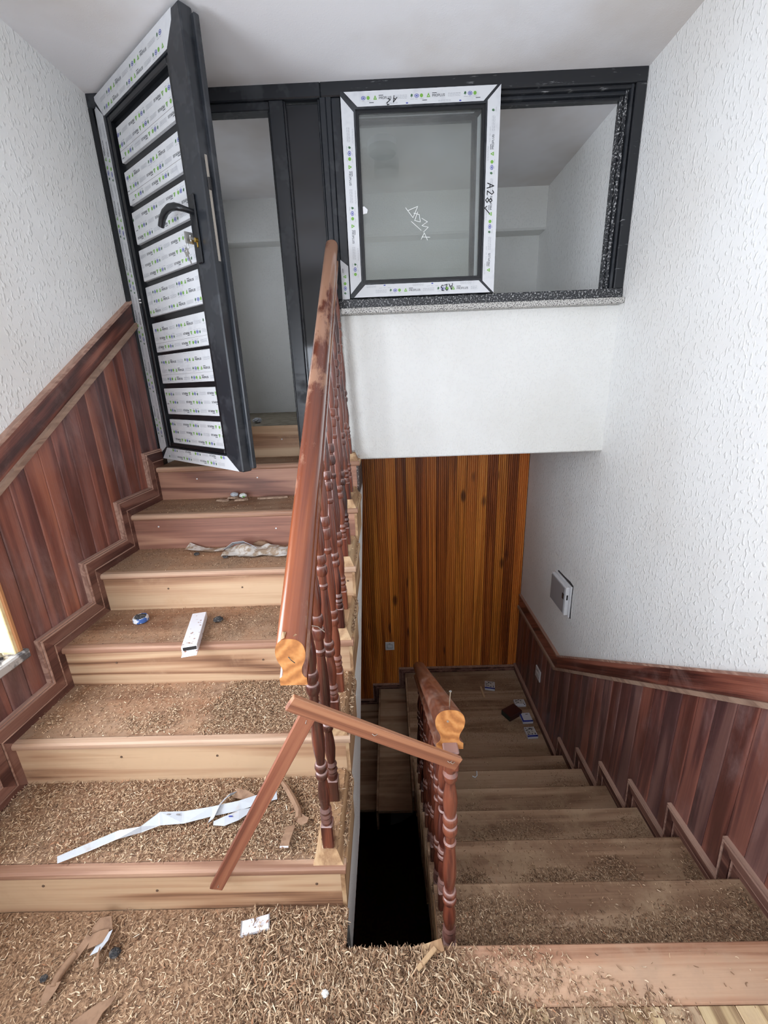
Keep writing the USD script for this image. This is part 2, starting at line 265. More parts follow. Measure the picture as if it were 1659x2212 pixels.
PVC_GLOSS = plain('black_pvc_gloss', lin(30, 32, 37), 0.06, spec=0.6)
PVC_DUST = speckled('black_pvc_dusted', lin(40, 42, 46), lin(190, 190, 190), 130.0, 0.53, 0.64, rough=0.35, stretch=(1, 1, 1), detail=4.0)
PVC_SMEAR = speckled('black_pvc_smeared', lin(34, 36, 40), lin(165, 165, 166), 14.0, 0.62, 0.78, rough=0.3, stretch=(1, 1, 7), detail=6.0)
FILM = speckled('white_film', lin(216, 218, 221), lin(198, 200, 205), 12.0, 0.5, 0.8, rough=0.35)
PRINT = mat('film_print', {'a': ('attribute', {'attribute': 'tint'}), 'p': ('principled_bsdf', {'roughness': 0.4})}, [('a.color', 'p.base_color')])
INK = plain('black_ink', lin(24, 24, 28), 0.6)
CHALK = plain('white_chalk', lin(236, 238, 236), 0.8)
GRANITE = speckled('granite', lin(205, 203, 198), lin(88, 86, 86), 190.0, 0.47, 0.6, rough=0.35, detail=3.0)
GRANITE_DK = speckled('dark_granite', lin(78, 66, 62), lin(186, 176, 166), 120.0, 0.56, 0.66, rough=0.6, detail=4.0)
GLASS = mat('window_glass', {'f': ('fresnel', {'IOR': 1.5}), 't': ('transparent_bsdf', {'color': (0.95, 0.97, 0.96)}), 'g': ('glossy_bsdf', {'color': (1, 1, 1), 'roughness': 0.01}), 'm': ('mix_closure', {}),
                             'd': ('diffuse_bsdf', {'color': (0.7, 0.7, 0.68)}), 'tc': ('texture_coordinate', {}), 'n': ('noise_texture', {'scale': 3.0, 'detail': 5.0}), 'r': ('map_range', {'from_min': 0.3, 'from_max': 0.8, 'to_min': 0.03, 'to_max': 0.13}), 'm2': ('mix_closure', {})},
            [('f.fac', 'm.fac'), ('t.BSDF', 'm.closure1'), ('g.BSDF', 'm.closure2'), ('tc.object', 'n.vector'), ('n.fac', 'r.value'), ('r.result', 'm2.fac'), ('m.closure', 'm2.closure1'), ('d.BSDF', 'm2.closure2')], surface='m2.closure')
WHITE_PLASTIC = plain('white_plastic', lin(226, 226, 228), 0.35)
GREY_PLASTIC = plain('grey_plastic', lin(150, 150, 152), 0.4)
DARK_PLASTIC = plain('dark_plastic', lin(40, 38, 38), 0.4)
STEEL = plain('steel', lin(200, 198, 194), 0.3, metal=1.0)
DULL_STEEL = plain('dull_steel', lin(176, 168, 158), 0.4, metal=0.6)
SCREW = plain('plugged_screw', lin(104, 82, 66), 0.6)
BRASS = plain('brass', lin(214, 176, 84), 0.28, metal=1.0)
CARD = speckled('brown_card', lin(152, 120, 95), lin(132, 102, 80), 40.0, 0.4, 0.7, rough=0.8)
WRAP = speckled('white_wrap', lin(188, 192, 198), lin(180, 160, 140), 18.0, 0.58, 0.8, rough=0.4)
DIRTY_WRAP = speckled('dirty_wrap', lin(206, 200, 192), lin(160, 138, 116), 30.0, 0.42, 0.62, rough=0.6)
WHITE_CARD = speckled('white_card', lin(230, 230, 236), lin(150, 104, 80), 55.0, 0.6, 0.68, rough=0.5)
BLUE = plain('blue_print', lin(52, 66, 158), 0.4)
GREY_INK = plain('grey_print', lin(140, 136, 134), 0.6)
CHAR = speckled('dark_crumbs', lin(52, 52, 54), lin(96, 90, 86), 90.0, 0.45, 0.6, rough=0.9, bump=0.6)
DARKBLOCK = plain('dark_red_wood', lin(70, 34, 30), 0.5)
GREENBLACK = plain('dark_green_side', lin(38, 46, 38), 0.6)
CREAM = speckled('cream_board', lin(238, 214, 164), lin(226, 196, 140), 20.0, 0.4, 0.7, rough=0.6)
CASING = plain('casing_wood', lin(184, 128, 84), 0.5)
SHAVING = mat('shavings', {'a': ('attribute', {'attribute': 'tint'}), 'p': ('principled_bsdf', {'roughness': 0.8, 'specular_ior_level': 0.25})}, [('a.color', 'p.base_color')])
DUSTBED = speckled('dust_bed', lin(172, 138, 108), lin(116, 88, 66), 150.0, 0.42, 0.62, rough=0.95, detail=4.0, bump=0.8)
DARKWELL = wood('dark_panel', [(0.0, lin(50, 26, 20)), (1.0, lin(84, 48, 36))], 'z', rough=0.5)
CONCRETE = plain('concrete', lin(120, 116, 110), 0.9)

# ================================================================== THE SETTING
YB = -1.6                                                           # rear wall of the landing
def structure(name, label, loc=(0, 0, 0), cat_=None): return thing(name, loc, label, cat_ or name.split('_')[0], kind='structure')

# left wall with its window opening, plus an added loft opening for fill light
wl = Polygon([(YB, -0.25), (YF + 0.15, -0.25), (YF + 0.15, H), (YB, H)]).difference(sbox(-0.70, 0.63, 0.76, 1.98)).difference(sbox(2.10, 1.72, 2.80, 2.42))
s = structure('wall_left', 'rough white textured plaster wall beside the upper flight of stairs')
part(s, 'plaster', leftwall(prism(wl, 'x', -0.2, 0.0)), PLASTER)
s = structure('wall_right', 'rough white textured plaster wall above the lower flight of stairs')
part(s, 'plaster', box(XR, XR + 0.2, YB, YF + 0.15, -3.2, H), PLASTER)
s = structure('ceiling', 'smooth pale grey painted ceiling over landing and loft room')
part(s, 'slab', box(-1.65, XR + 0.2, YB - 0.1, YF + 0.2, H, H + 0.15), CEILING_PAINT)
# parapet under the loft window
s = structure('wall_front', 'white plaster parapet wall under the black window above the stairwell')
part(s, 'plaster', cbox(-0.228, XR + 0.05, D + 0.002, D + 0.16, 1.072, 1.809, 0.006), PLASTER_FINE)
# loft room behind the glass
s = structure('wall_far', 'plain plaster end wall of the loft room with a projecting beam')
part(s, 'plaster', box(-1.4, XR + 0.2, YF, YF + 0.15, 1.0, H), PLASTER_FINE)
part(s, 'beam', cbox(-1.4, XR + 0.01, 3.0, YF + 0.02, 2.473, H + 0.02, 0.012), PLASTER_FINE)
s = structure('floor_001', 'dusty grey concrete floor of the loft room behind the open door', cat_='floor')
part(s, 'slab', box(-1.4, XR + 0.1, un(6) + 0.245, YF + 0.1, 1.06, 1.26), speckled('loft_floor', lin(150, 140, 122), lin(120, 108, 90), 20.0, 0.4, 0.7, rough=0.9))
# rear wall (behind the viewer) with the big window opening that lights the landing
wr = Polygon([(-1.65, -0.2), (XR + 0.2, -0.2), (XR + 0.2, H), (-1.65, H)]).difference(sbox(-1.15, 0.92, 0.25, 1.92))
s = structure('wall_rear', 'plain plaster wall behind the landing with a wide window opening')
part(s, 'plaster', prism(wr, 'y', YB - 0.1, YB), PLASTER_FINE)

# panelled lower wall, board by board, each board ribbed
s = structure('wall_lower', 'orange pine wall of narrow ribbed boards below the parapet')
part(s, 'backing', box(-1.5, XR + 0.02, YP + 0.014, YP + 0.12, -3.2, 1.058), DARKWELL)
bw, x, i = 0.0862, XR - 0.004, 0
while x > -1.40:
    x0 = x - bw + 0.0015; pts = [(x0, YP + 0.016)]; nr = 5; rw = (x - x0) / nr
    for k in range(nr):
        a = x0 + k * rw
        pts += [(a, YP + 0.011), (a + 0.0012, YP + 0.001), (a + 0.003, YP), (a + rw - 0.0075, YP), (a + rw - 0.0055, YP + 0.001), (a + rw - 0.0045, YP + 0.011)]
    pts += [(x, YP + 0.011), (x, YP + 0.016)]
    part(s, 'board', prism(Polygon(pts), 'z', -3.1, 1.056), PINE[(i * 7 + i // 3) % 3]); x -= bw; i += 1

# ---- landing floor
s = structure('floor', 'wooden landing floor of raw boards in front of both flights')
void = sbox(XS + 0.005, Y2, XV - 0.02, 3)
part(s, 'edge_board', cbox(XV - 0.012, XR - 0.002, Y2 - 0.118, Y2 + 0.004, -0.028, 0.0, 0.004), FLOOR_W[0])
x = XR - 0.002; i = 0
while x > -1.45:
    w = 0.092 if x - 0.092 > -1.5 else x + 1.5
    y1 = Y2 - 0.120 if x - w > XV - 0.1 else (Y2 if x > XS else Y1 + 0.01)
    part(s, 'board', cbox(x - w + 0.0012, x, YB, y1, -0.026, -0.0006, 0.0015), FLOOR_W[1 + (i * 5 + i // 4) % 2]); x -= w; i += 1
part(s, 'slab', box(-1.45, XR + 0.02, YB, Y2 - 0.004, -0.24, -0.027), CONCRETE)

# ---- upper flight
s = thing('staircase', (-0.75, Y1, 0), 'upper flight of raw wooden steps climbing to the open black door', 'staircase')
for k in range(1, 8):
    y = un(k)
    if k < 7:
        part(s, 'tread', leftwall_tread := box(xl(y) + 0.016, XS - 0.012, y + 0.03, un(k + 1) + 0.03, R1 * k - 0.026, R1 * k), TREAD if k < 5 else TREAD)
        pr = [(y + 0.031, R1 * k - 0.026), (y + 0.031, R1 * k), (y + 0.008, R1 * k), (y + 0.002, R1 * k - 0.005), (y, R1 * k - 0.013), (y + 0.002, R1 * k - 0.021), (y + 0.008, R1 * k - 0.026)]
        part(s, 'nosing', prism(Polygon(pr), 'x', xl(y) + 0.012, XS + 0.004), NOSING, smooth=30)
    yr = y + 0.012 if k < 7 else un(6) + 0.235
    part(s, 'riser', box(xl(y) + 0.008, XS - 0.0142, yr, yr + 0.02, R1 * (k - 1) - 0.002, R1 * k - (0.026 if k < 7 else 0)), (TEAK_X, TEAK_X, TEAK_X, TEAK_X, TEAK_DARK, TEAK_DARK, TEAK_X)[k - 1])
    if k < 7:   # side fascia and the return of the nosing on the open end
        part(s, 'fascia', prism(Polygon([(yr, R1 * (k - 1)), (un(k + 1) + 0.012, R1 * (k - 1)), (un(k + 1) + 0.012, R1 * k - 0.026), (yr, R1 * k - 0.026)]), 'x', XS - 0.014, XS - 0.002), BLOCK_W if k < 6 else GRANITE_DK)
        part(s, 'return_nosing', cbox(XS - 0.0115, XS + 0.006, y + 0.0318, un(k + 1) + 0.011, R1 * k - 0.026, R1 * k, 0.003), BLOCK_W)
    for j, px in enumerate(((-1.05, 0.1), (-0.62, 0.09), (-0.3, 0.1), (-0.9, 0.05))[: 3 if k < 5 else 2]):
        c = trimesh.creation.cylinder(0.0040, 0.003, sections=8); c.apply_transform(trimesh.transformations.rotation_matrix(math.pi / 2, [1, 0, 0]))
        c.apply_translation([px[0] + 0.05 * ((k * 7 + j * 3) % 5 - 2), yr - 0.0005, R1 * (k - 1) + px[1] + 0.006 * ((k * 3 + j) % 4)])
        part(s, 'screw_head', c, SCREW if k < 5 else WHITE_PLASTIC)
slab = [(Y1 + 0.03, -0.2), (Y1 + 0.03, 0.0)]
for k in range(1, 7): slab += [(un(k) + 0.03, R1 * k - 0.027), (un(k + 1) + 0.03, R1 * k - 0.027)]
slab += [(un(7) + 0.03, 0.9), (un(1) + 0.35, -0.2)]
part(s, 'slab', prism(Polygon(slab), 'x', -1.27, XS - 0.0145), PLASTER_FINE)
side = [(Y1 + 0.02, -0.24), (Y1 + 0.02, -0.01)]
for k in range(1, 7): side += [(un(k) + 0.05, R1 * (k - 1) - 0.005), (un(k + 1) + 0.0, R1 * (k - 1) - 0.005)]
side += [(un(7), 0.86), (un(1) + 0.42, -0.24)]
part(s, 'side_plaster', prism(Polygon(side).buffer(0), 'x', XS - 0.0145, XS - 0.0035), PLASTER_FINE)

# ---- lower flight, its landing and the winders that go on down
s = thing('staircase_001', (0.6, Y2, -0.5), 'lower flight of dark dusty wooden steps descending to the small landing', 'staircase')
for k in range(1, 7):
    y0, y1 = ln(k - 1), ln(k); z = -R2 * k
    pr = [(y0 - 0.01, z - 0.026), (y0 - 0.01, z), (y1 - 0.008, z), (y1 - 0.002, z - 0.005), (y1, z - 0.013), (y1 - 0.002, z - 0.021), (y1 - 0.008, z - 0.026)]
    part(s, 'tread', prism(Polygon(pr), 'x', XV, XR - 0.004), TREAD_LOW, smooth=30)
    part(s, 'riser', box(XV + 0.004, XR - 0.004, y0 - 0.03, y0 - 0.011, z, z + R2 - 0.026), TREAD_LOW)
    part(s, 'fascia', box(XV - 0.004, XV + 0.006, y0 - 0.02, y1 - 0.02, z - R2 + 0.0, z - 0.026), BLOCK_W)
part(s, 'riser', box(XV + 0.004, XR - 0.004, ln(6) - 0.03, ln(6) - 0.011, LAND, LAND + R2 - 0.026), TREAD_LOW)
part(s, 'landing_board', cbox(0.10, XR - 0.004, ln(6) - 0.02, YP - 0.002, LAND - 0.026, LAND, 0.003), TREAD_LOW)
part(s, 'winder_tread', cbox(-0.16, 0.085, 1.75, YP - 0.002, -1.44 - 0.026, -1.44, 0.003), TREAD_LOW)
part(s, 'winder_riser', box(0.085, 0.10, 1.75, YP - 0.002, -1.44, LAND - 0.0), TREAD_LOW)
part(s, 'winder_tread', cbox(-0.42, -0.175, 1.9, YP - 0.002, -1.62 - 0.026, -1.62, 0.003), TREAD_LOW)
part(s, 'winder_riser', box(-0.175, -0.16, 1.75, YP - 0.002, -1.62, -1.44), TREAD_LOW)
under = [(Y2 - 0.004, -0.24)]
for k in range(1, 7): under += [(ln(k - 1) - 0.012, -R2 * k - 0.027), (ln(k) - 0.012, -R2 * k - 0.027)]
under += [(ln(6) - 0.012, LAND - 0.03), (YP - 0.005, LAND - 0.03), (YP - 0.005, LAND - 0.2), (ln(5), LAND - 0.2), (Y2 - 0.004, -0.42)]
part(s, 'slab', prism(Polygon(under).buffer(0), 'x', XV + 0.008, XR - 0.001), CONCRETE)
# dark well below
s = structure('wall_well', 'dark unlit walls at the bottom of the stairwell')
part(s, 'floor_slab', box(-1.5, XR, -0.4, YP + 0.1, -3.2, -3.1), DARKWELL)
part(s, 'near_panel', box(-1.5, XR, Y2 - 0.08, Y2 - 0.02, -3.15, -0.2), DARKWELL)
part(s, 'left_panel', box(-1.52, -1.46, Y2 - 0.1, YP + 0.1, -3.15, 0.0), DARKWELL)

# ---- left wainscot: boards, cap, bead and the stepped moulding
def cap_l(y): return 1.36 + 0.6285 * (y - 0.95)
def bead_l(y): return 1.226 + 0.634 * (y - 0.905)
def stair_l(y): return 0.0 if y < Y1 else R1 * min(6, int((y - Y1) / G1) + 1)
s = structure('trim_1', 'dark red mahogany wainscot of upright boards along the upper flight', cat_='wainscot')
y, i, bwid = D - 0.012, 0, 0.0765
part(s, 'backing', leftwall(prism(Polygon([(0.765, 0.0), (D - 0.02, 0.9), (D - 0.02, cap_l(D) - 0.03), (0.765, cap_l(0.765) - 0.03)]), 'x', 0.0, 0.003)), PVC_DEEP)
def board(lo_a, lo_b, hi_a, hi_b, a, b, t0, t1, c=0.004):
    outer = [(t0, a, lo_a), (t0, b, lo_b), (t0, b, hi_b), (t0, a, hi_a)]
    tm = t1 - 0.003
    return hull(outer + [(tm, p[1], p[2]) for p in outer] + [(t1, a + c, lo_a), (t1, b - c, lo_b), (t1, b - c, hi_b), (t1, a + c, hi_a)])
while y > -0.3:
    a, b = y - bwid + 0.0008, y
    lo = max(stair_l(a) - 0.02, 0.0); top = (cap_l(a) - 0.04, cap_l(b) - 0.04)
    if a < 0.73: top = (0.595, 0.595) if a > -0.75 else (1.0, 1.0)
    part(s, 'board', leftwall(board(lo, lo, top[0], top[1], a, b, 0.002, 0.014)), MAHO[(i * 3 + i // 4 + (i * i) % 3) % 4]); y -= bwid; i += 1
ya, yb = 0.765, D - 0.03
def band(fn, d0, d1, a, b, t0, t1): return leftwall(prism(Polygon([(a, fn(a) + d0), (b, fn(b) + d0), (b, fn(b) + d1), (a, fn(a) + d1)]), 'x', t0, t1))
part(s, 'cap_board', band(cap_l, -0.125, -0.010, ya, D - 0.015, 0.002, 0.018), MAHO_Y)
part(s, 'cap_edge', band(cap_l, -0.012, 0.0, ya, D - 0.015, 0.0, 0.024), MOULD_EDGE)
part(s, 'bead', band(bead_l, -0.021, 0.0, ya, D - 0.015, 0.016, 0.034), BEAD)
def stepline(nk, yfun, zfun, y_start, y_end): return None
def moulding(parent, poly_line, wid, tmap, pieces_name):
    """Stepped skirting: a flat band, a raised hollow and two lips, one piece for each straight run (mitred)."""
    P = [np.array(p, float) for p in poly_line]; n = len(P); nrm = []
    for i in range(n - 1):
        d = (P[i + 1] - P[i]) / np.linalg.norm(P[i + 1] - P[i]); nrm.append(np.array([-d[1], d[0]]))
    def off(d):
        out = []
        for i in range(n):
            if i == 0: out.append(P[0] + nrm[0] * d)
            elif i == n - 1: out.append(P[-1] + nrm[-1] * d)
            else:
                b = nrm[i - 1] + nrm[i]; out.append(P[i] + b * d / (b @ nrm[i]))
        return out
    layers = [(0.0, 0.945, 0.012, MOULD), (0.34, 0.40, 0.0165, MOULD_EDGE), (0.44, 0.84, 0.019, MOULD), (0.86, 0.92, 0.022, MOULD_EDGE), (0.94, 1.0, 0.018, MOULD_EDGE)]
    for i in range(n - 1):
        for li, (a, b, t, m) in enumerate(layers):
            oa, ob = off(a * wid), off(b * wid)
            pg = Polygon([oa[i], oa[i + 1], ob[i + 1], ob[i]])
            if not pg.is_valid or pg.area < 1e-6: continue
            part(parent, pieces_name if li == 0 else ('cove' if li == 2 else 'lip'), tmap(prism(pg, 'x', 0.0, t)), m)
line = [(-0.3, 0.0), (Y1 + 0.012, 0.0)]
for k in range(1, 7):
    line += [(un(k) + 0.012, R1 * k)]
    line += [(un(k + 1) + 0.012 if k < 6 else D - 0.012, R1 * k)]
moulding(s, line, 0.094, lambda m: leftwall(place(m, (0.013, 0, 0), (1, 0, 0), (0, 1, 0), (0, 0, 1))), 'skirting')

# ---- right wainscot
def cap_r(y): return -0.434 + (0.683 * (2.095 - y) if y < 2.095 else 0.0)
def bead_r(y): return -0.548 + (0.683 * (2.115 - y) if y < 2.115 else 0.0)
def stair_r(y): return 0.0 if y < Y2 else (-R2 * (int((y - Y2) / G2) + 1) if y < ln(6) else LAND)
def rightwall(m): return place(m, (XR, 0, 0), (-1, 0, 0), (0, 1, 0), (0, 0, 1))
s = structure('trim_2', 'dark red mahogany wainscot of upright boards along the lower flight', cat_='wainscot')
y, i = YP - 0.004, 0
while y > 0.0:
    a, b = y - 0.0795 + 0.0008, y
    lo = max(stair_r(b) - 0.02, LAND); lo = LAND if b > ln(6) else lo
    part(s, 'board', rightwall(board(lo, lo, cap_r(a) - 0.04, cap_r(b) - 0.04, a, b, 0.0, 0.012)), MAHO[(i * 5 + i // 3 + (i * i) % 3) % 4]); y -= 0.0795; i += 1
def rband(fn, d0, d1, a, b, t0, t1):
    mid = [q for q in (2.095, 2.115) if a < q < b and abs(q - (2.095 if fn is cap_r else 2.115)) < 1e-6]
    ys = [a] + mid + [b]
    return rightwall(prism(Polygon([(q, fn(q) + d0) for q in ys] + [(q, fn(q) + d1) for q in ys[::-1]]), 'x', t0, t1))
for a, b in ((-0.1, 1.02), (1.022, 2.095), (2.095, YP - 0.003)):
    part(s, 'cap_board', rband(cap_r, -0.12, -0.010, a, b, 0.0, 0.016), MAHO_YR)
    part(s, 'cap_edge', rband(cap_r, -0.012, 0.0, a, b, 0.0, 0.022), MOULD_EDGE)
for a, b in ((-0.1, 2.115), (2.115, YP - 0.003)): part(s, 'bead', rband(bead_r, -0.022, 0.0, a, b, 0.014, 0.030), BEAD)
line = [(YP - 0.003, LAND), (ln(6), LAND)]
for k in range(6, 0, -1): line += [(ln(k), -R2 * k), (ln(k - 1) - 0.010, -R2 * k)]
line = [(2 * 0 + p[0], p[1]) for p in line]
moulding(s, [(p[0] - 0.0, p[1]) for p in line][::-1], 0.078, lambda m: rightwall(place(m, (0.011, 0, 0), (1, 0, 0), (0, 1, 0), (0, 0, 1))), 'skirting')
# skirting along the pine wall, stepping down over the winders
s = structure('baseboard_back', 'dark moulded skirting at the foot of the ribbed pine wall', cat_='skirting')
line = [(-0.45, -1.62), (-0.175, -1.62), (-0.175, -1.44), (0.085, -1.44), (0.085, LAND), (XR - 0.012, LAND)]
moulding(s, line, 0.06, lambda m: place(m, (0, YP, 0), (0, -1, 0), (1, 0, 0), (0, 0, 1)), 'skirting')

# ================================================================== FILM PRINT
DK, GN, BL, GY = lin(90, 92, 96), lin(120, 176, 70), lin(78, 86, 168), lin(168, 170, 176)
TREE = lin(60, 104, 66)
_t = meshkit.text_mesh('PROPLUS', 0.0088, 0.0004, bold=True)
_n = np.cross(_t.vertices[_t.faces[:, 1]] - _t.vertices[_t.faces[:, 0]], _t.vertices[_t.faces[:, 2]] - _t.vertices[_t.faces[:, 0]])
_keep = _t.faces[_n[:, 2] > 0.9 * np.linalg.norm(_n, axis=1)]
_v = np.asarray(_t.vertices).copy(); _v[:, 2] = 0
TEXT = trimesh.Trimesh(_v, _keep, process=True)
def P2(poly, x, y): m = flat(poly); m.apply_translation([x, y, 0]); return m
def rect(w, h): return sbox(0, 0, w, h)
def unit_glyphs():
    g = []
    tx = TEXT.copy(); g.append((tx, DK)); W = TEXT.bounds[1][0]
    g.append((P2(rect(0.020, 0.0026), 0.0, 0.012), 0 or DK))
    tri = Polygon([(0, 0), (0.0125, 0), (0.00625, 0.0125)]).buffer(0.0012); g.append((P2(tri.difference(Polygon([(0.0034, 0.0022), (0.0091, 0.0022), (0.00625, 0.0078)])), -0.022, 0.0), GN))
    x = -0.046
    g.append((P2(Point(0, 0).buffer(0.0068, 8), x, 0.006), GN))
    el = affinity.scale(Point(0, 0).buffer(1, 10), 0.0098, 0.0070); g.append((P2(el.difference(affinity.scale(el, 0.76, 0.70)), x - 0.021, 0.006), BL)); g.append((P2(affinity.scale(el, 0.52, 0.36), x - 0.021, 0.006), BL))
    tree = Polygon([(-0.006, -0.001), (-0.003, 0.003), (-0.004, 0.005), (0.001, 0.009), (0.006, 0.004), (0.0035, 0.002), (0.006, -0.001), (0.001, -0.001), (0.001, -0.005), (-0.001, -0.005), (-0.001, -0.001)])
    g.append((P2(tree, x - 0.043, 0.005), TREE))
    for k, w in enumerate((0.016, 0.010, 0.015)): g.append((P2(rect(w, 0.0013), x - 0.050 + 0.021 * k + 0.002, -0.0058), GY))
    for r in range(4):
        q = W + 0.014; rng = random.Random(r * 31 + 5)
        while q < W + 0.066:
            w = rng.uniform(0.004, 0.011); g.append((P2(rect(min(w, W + 0.068 - q), 0.0011), q, 0.0098 - r * 0.0038), GY)); q += w + 0.0018
    return g
GLYPHS = [(np.asarray(m.vertices), np.asarray(m.faces), c) for m, c in unit_glyphs()]
UNIT = 0.232
def film_print(w, h, seed=0, pitch=0.037, flip=1, y_first=0.008):
    """Print marks inside a w x h strip, as (vertices, triangles, tints) in its plane."""
    V, F, T, n, rng = [], [], [], 0, random.Random(seed)
    row = 0; y = y_first
    while y < h:
        up = flip if row % 3 != 2 or seed % 4 else -flip
        x = rng.uniform(-UNIT, 0)
        while x < w + UNIT:
            for v, f, c in GLYPHS:
                q = v.copy()
                if up < 0: q[:, :2] = -q[:, :2] + [0, 0.012]
                q[:, 0] += x; q[:, 1] += y
                lo, hi = q.min(0), q.max(0)
                if lo[0] < 0.002 or hi[0] > w - 0.002 or lo[1] < 0.001 or hi[1] > h - 0.001: continue
                V.append(q); F.append(f + n); T.append(np.tile(c, (len(q), 1))); n += len(q)
            x += UNIT
        y += pitch; row += 1
    return (np.vstack(V), np.vstack(F), np.vstack(T)) if V else None
def put_print(parent, w, h, o, ex, ey, ez, **kw):
    pr = film_print(w, h, **kw)
    if pr is None: return
    m = place(trimesh.Trimesh(pr[0], pr[1], process=False), o, ex, ey, ez)
    part(parent, 'printed_marks', m, PRINT, tint=pr[2], kind='stuff')
def stroke(parent, pts, w, o, ex, ey, ez, m=INK, name='handwriting'):
    g = unary_union([LineString(p).buffer(w / 2, 4) for p in pts])
    ms = [prism(q, 'z', 0, 0.0005) for q in getattr(g, 'geoms', [g])]
    part(parent, name, place(cat(ms), o, ex, ey, ez), m)

# ================================================================== WINDOW AND DOOR FRAME
YW = D - 0.022                                                     # front face of the frame
s = structure('window_1', 'black loft window and door frame under the ceiling with film-wrapped sash', cat_='window')
EX, EZ, EN = (1, 0, 0), (0, 0, 1), (0, -1, 0)
part(s, 'top_rail', cbox(-1.284, -0.25, YW, D + 0.05, 2.682, H + 0.002, 0.004), PVC)
part(s, 'top_rail', cbox(-0.2495, XR - 0.001, YW, D + 0.05, 2.682, H + 0.002, 0.004), PVC_SMEAR)
part(s, 'door_head', cbox(-1.26, -0.464, YW + 0.012, D + 0.05, 2.650, 2.682, 0.003), PVC)
part(s, 'jamb', cbox(-1.286, -1.262, YW, D + 0.05, 1.08, 2.683, 0.003), PVC_DEEP)
part(s, 'mullion', cbox(-0.482, -0.418, YW + 0.004, D + 0.05, 1.08, 2.682, 0.004), PVC)
part(s, 'mullion_rebate', cbox(-0.492, -0.480, YW + 0.022, D + 0.05, 1.08, 2.651, 0.003), PVC_DEEP)
part(s, 'mullion', cbox(-0.256, -0.229, YW, D + 0.05, 1.075, 2.682, 0.003), PVC)
part(s, 'mullion', cbox(-0.229, -0.205, YW, D + 0.05, 1.876, 2.682, 0.003), PVC)
part(s, 'mullion', cbox(-0.206, -0.163, YW + 0.006, D + 0.05, 1.876, 2.682, 0.004), PVC)
part(s, 'side_panel', cbox(-0.417, -0.257, D + 0.010, D + 0.03, 1.085, 2.675, 0.002), PVC_GLOSS)
part(s, 'panel_bead', cbox(-0.418, -0.408, YW + 0.010, D + 0.012, 1.085, 2.68, 0.003), PVC_GLOSS)
part(s, 'panel_bead', cbox(-0.266, -0.256, YW + 0.010, D + 0.012, 1.085, 2.68, 0.003), PVC)
part(s, 'bottom_rail', cbox(-0.222, XR - 0.001, YW - 0.004, D + 0.06, 1.832, 1.876, 0.004), PVC_DUST)
part(s, 'right_jamb', cbox(1.126, XR - 0.001, YW, D + 0.05, 1.874, 2.683, 0.004), PVC_SMEAR)
for k, a in enumerate((1.118, 1.103, 1.088)): part(s, 'track', cbox(a - 0.007, a + 0.005, D - 0.010 + 0.016 * k, D + 0.05, 1.874, 2.683, 0.002), PVC_DUST if k else PVC)
for k, a in enumerate((2.676, 2.662, 2.648)): part(s, 'track', cbox(0.53, 1.126, D - 0.008 + 0.016 * k, D + 0.05, a - 0.008, a + 0.006, 0.002), PVC if k % 2 else PVC_SMEAR)
part(s, 'sill', cbox(-0.215, XR - 0.001, YW - 0.030, D + 0.1, 1.806, 1.8325, 0.003), GRANITE)
# sliding sash wrapped in film
def wrapped_sash(x0, x1, z0, z1, yf, wid, seed, front=True):
    bd = 0.014
    outer = [(x0, z0), (x1, z0), (x1, z1), (x0, z1)]; inner = [(x0 + wid, z0 + wid), (x1 - wid, z0 + wid), (x1 - wid, z1 - wid), (x0 + wid, z1 - wid)]
    for i in range(4):
        j = (i + 1) % 4
        pr = Polygon([outer[i], outer[j], inner[j], inner[i]])
        fr = part(s, 'sash_rail', prism(pr, 'y', yf, yf + 0.034), PVC)
        a0, a1 = np.array(outer[i]), np.array(outer[j]); d = (a1 - a0) / np.linalg.norm(a1 - a0); nn = np.array([-d[1], d[0]]); L = np.linalg.norm(a1 - a0)
        m0 = 0.014; fl = Polygon([tuple(a0 + d * (m0 + 0.003) + nn * 0.002), tuple(a1 - d * (m0 + 0.003) + nn * 0.002), tuple(a1 - d * (wid + m0 - 0.004) + nn * (wid - 0.008)), tuple(a0 + d * (wid + m0 - 0.004) + nn * (wid - 0.008))])
        if front and i == 1: fl = Polygon([tuple(a0 + d * 0.0 + nn * 0.0), tuple(a1 - d * 0.0 + nn * 0.0), tuple(a1 - d * (wid - 0.01) + nn * (wid - 0.008)), tuple(a0 + d * (wid - 0.01) + nn * (wid - 0.008))])
        f = part(s, 'film_strip', prism(fl, 'y', yf - 0.0008, yf + 0.001), FILM)
        if front:
            o2 = a0 + d * (wid + 0.012) + nn * 0.003
            put_print(f, L - 2 * wid - 0.024, wid - 0.012, (o2[0], yf - 0.0012, o2[1]), (d[0], 0, d[1]), (nn[0], 0, nn[1]), EN, seed=seed + i, pitch=0.024, flip=-1 if i == 2 else 1, y_first=0.020 if i % 2 else 0.018)
    for i in range(4):
        j = (i + 1) % 4; inn2 = [(x0 + wid + bd, z0 + wid + bd), (x1 - wid - bd, z0 + wid + bd), (x1 - wid - bd, z1 - wid - bd), (x0 + wid + bd, z1 - wid - bd)]
        part(s, 'glazing_bead', prism(Polygon([inner[i], inner[j], inn2[j], inn2[i]]), 'y', yf + 0.006, yf + 0.03), PVC_DEEP)
    return part(s, 'pane', box(x0 + wid, x1 - wid, yf + 0.014, yf + 0.018, z0 + wid, z1 - wid), GLASS)
SX0, SX1, SZ0, SZ1 = -0.163, 0.536, 1.878, 2.690
wrapped_sash(SX0 - 0.02, SX1 - 0.030, SZ0 + 0.004, SZ1 - 0.012, D + 0.024, 0.066, 40, front=False)
pane = wrapped_sash(SX0, SX1, SZ0, SZ1, YW - 0.012, 0.064, 20)
yf = YW - 0.0132
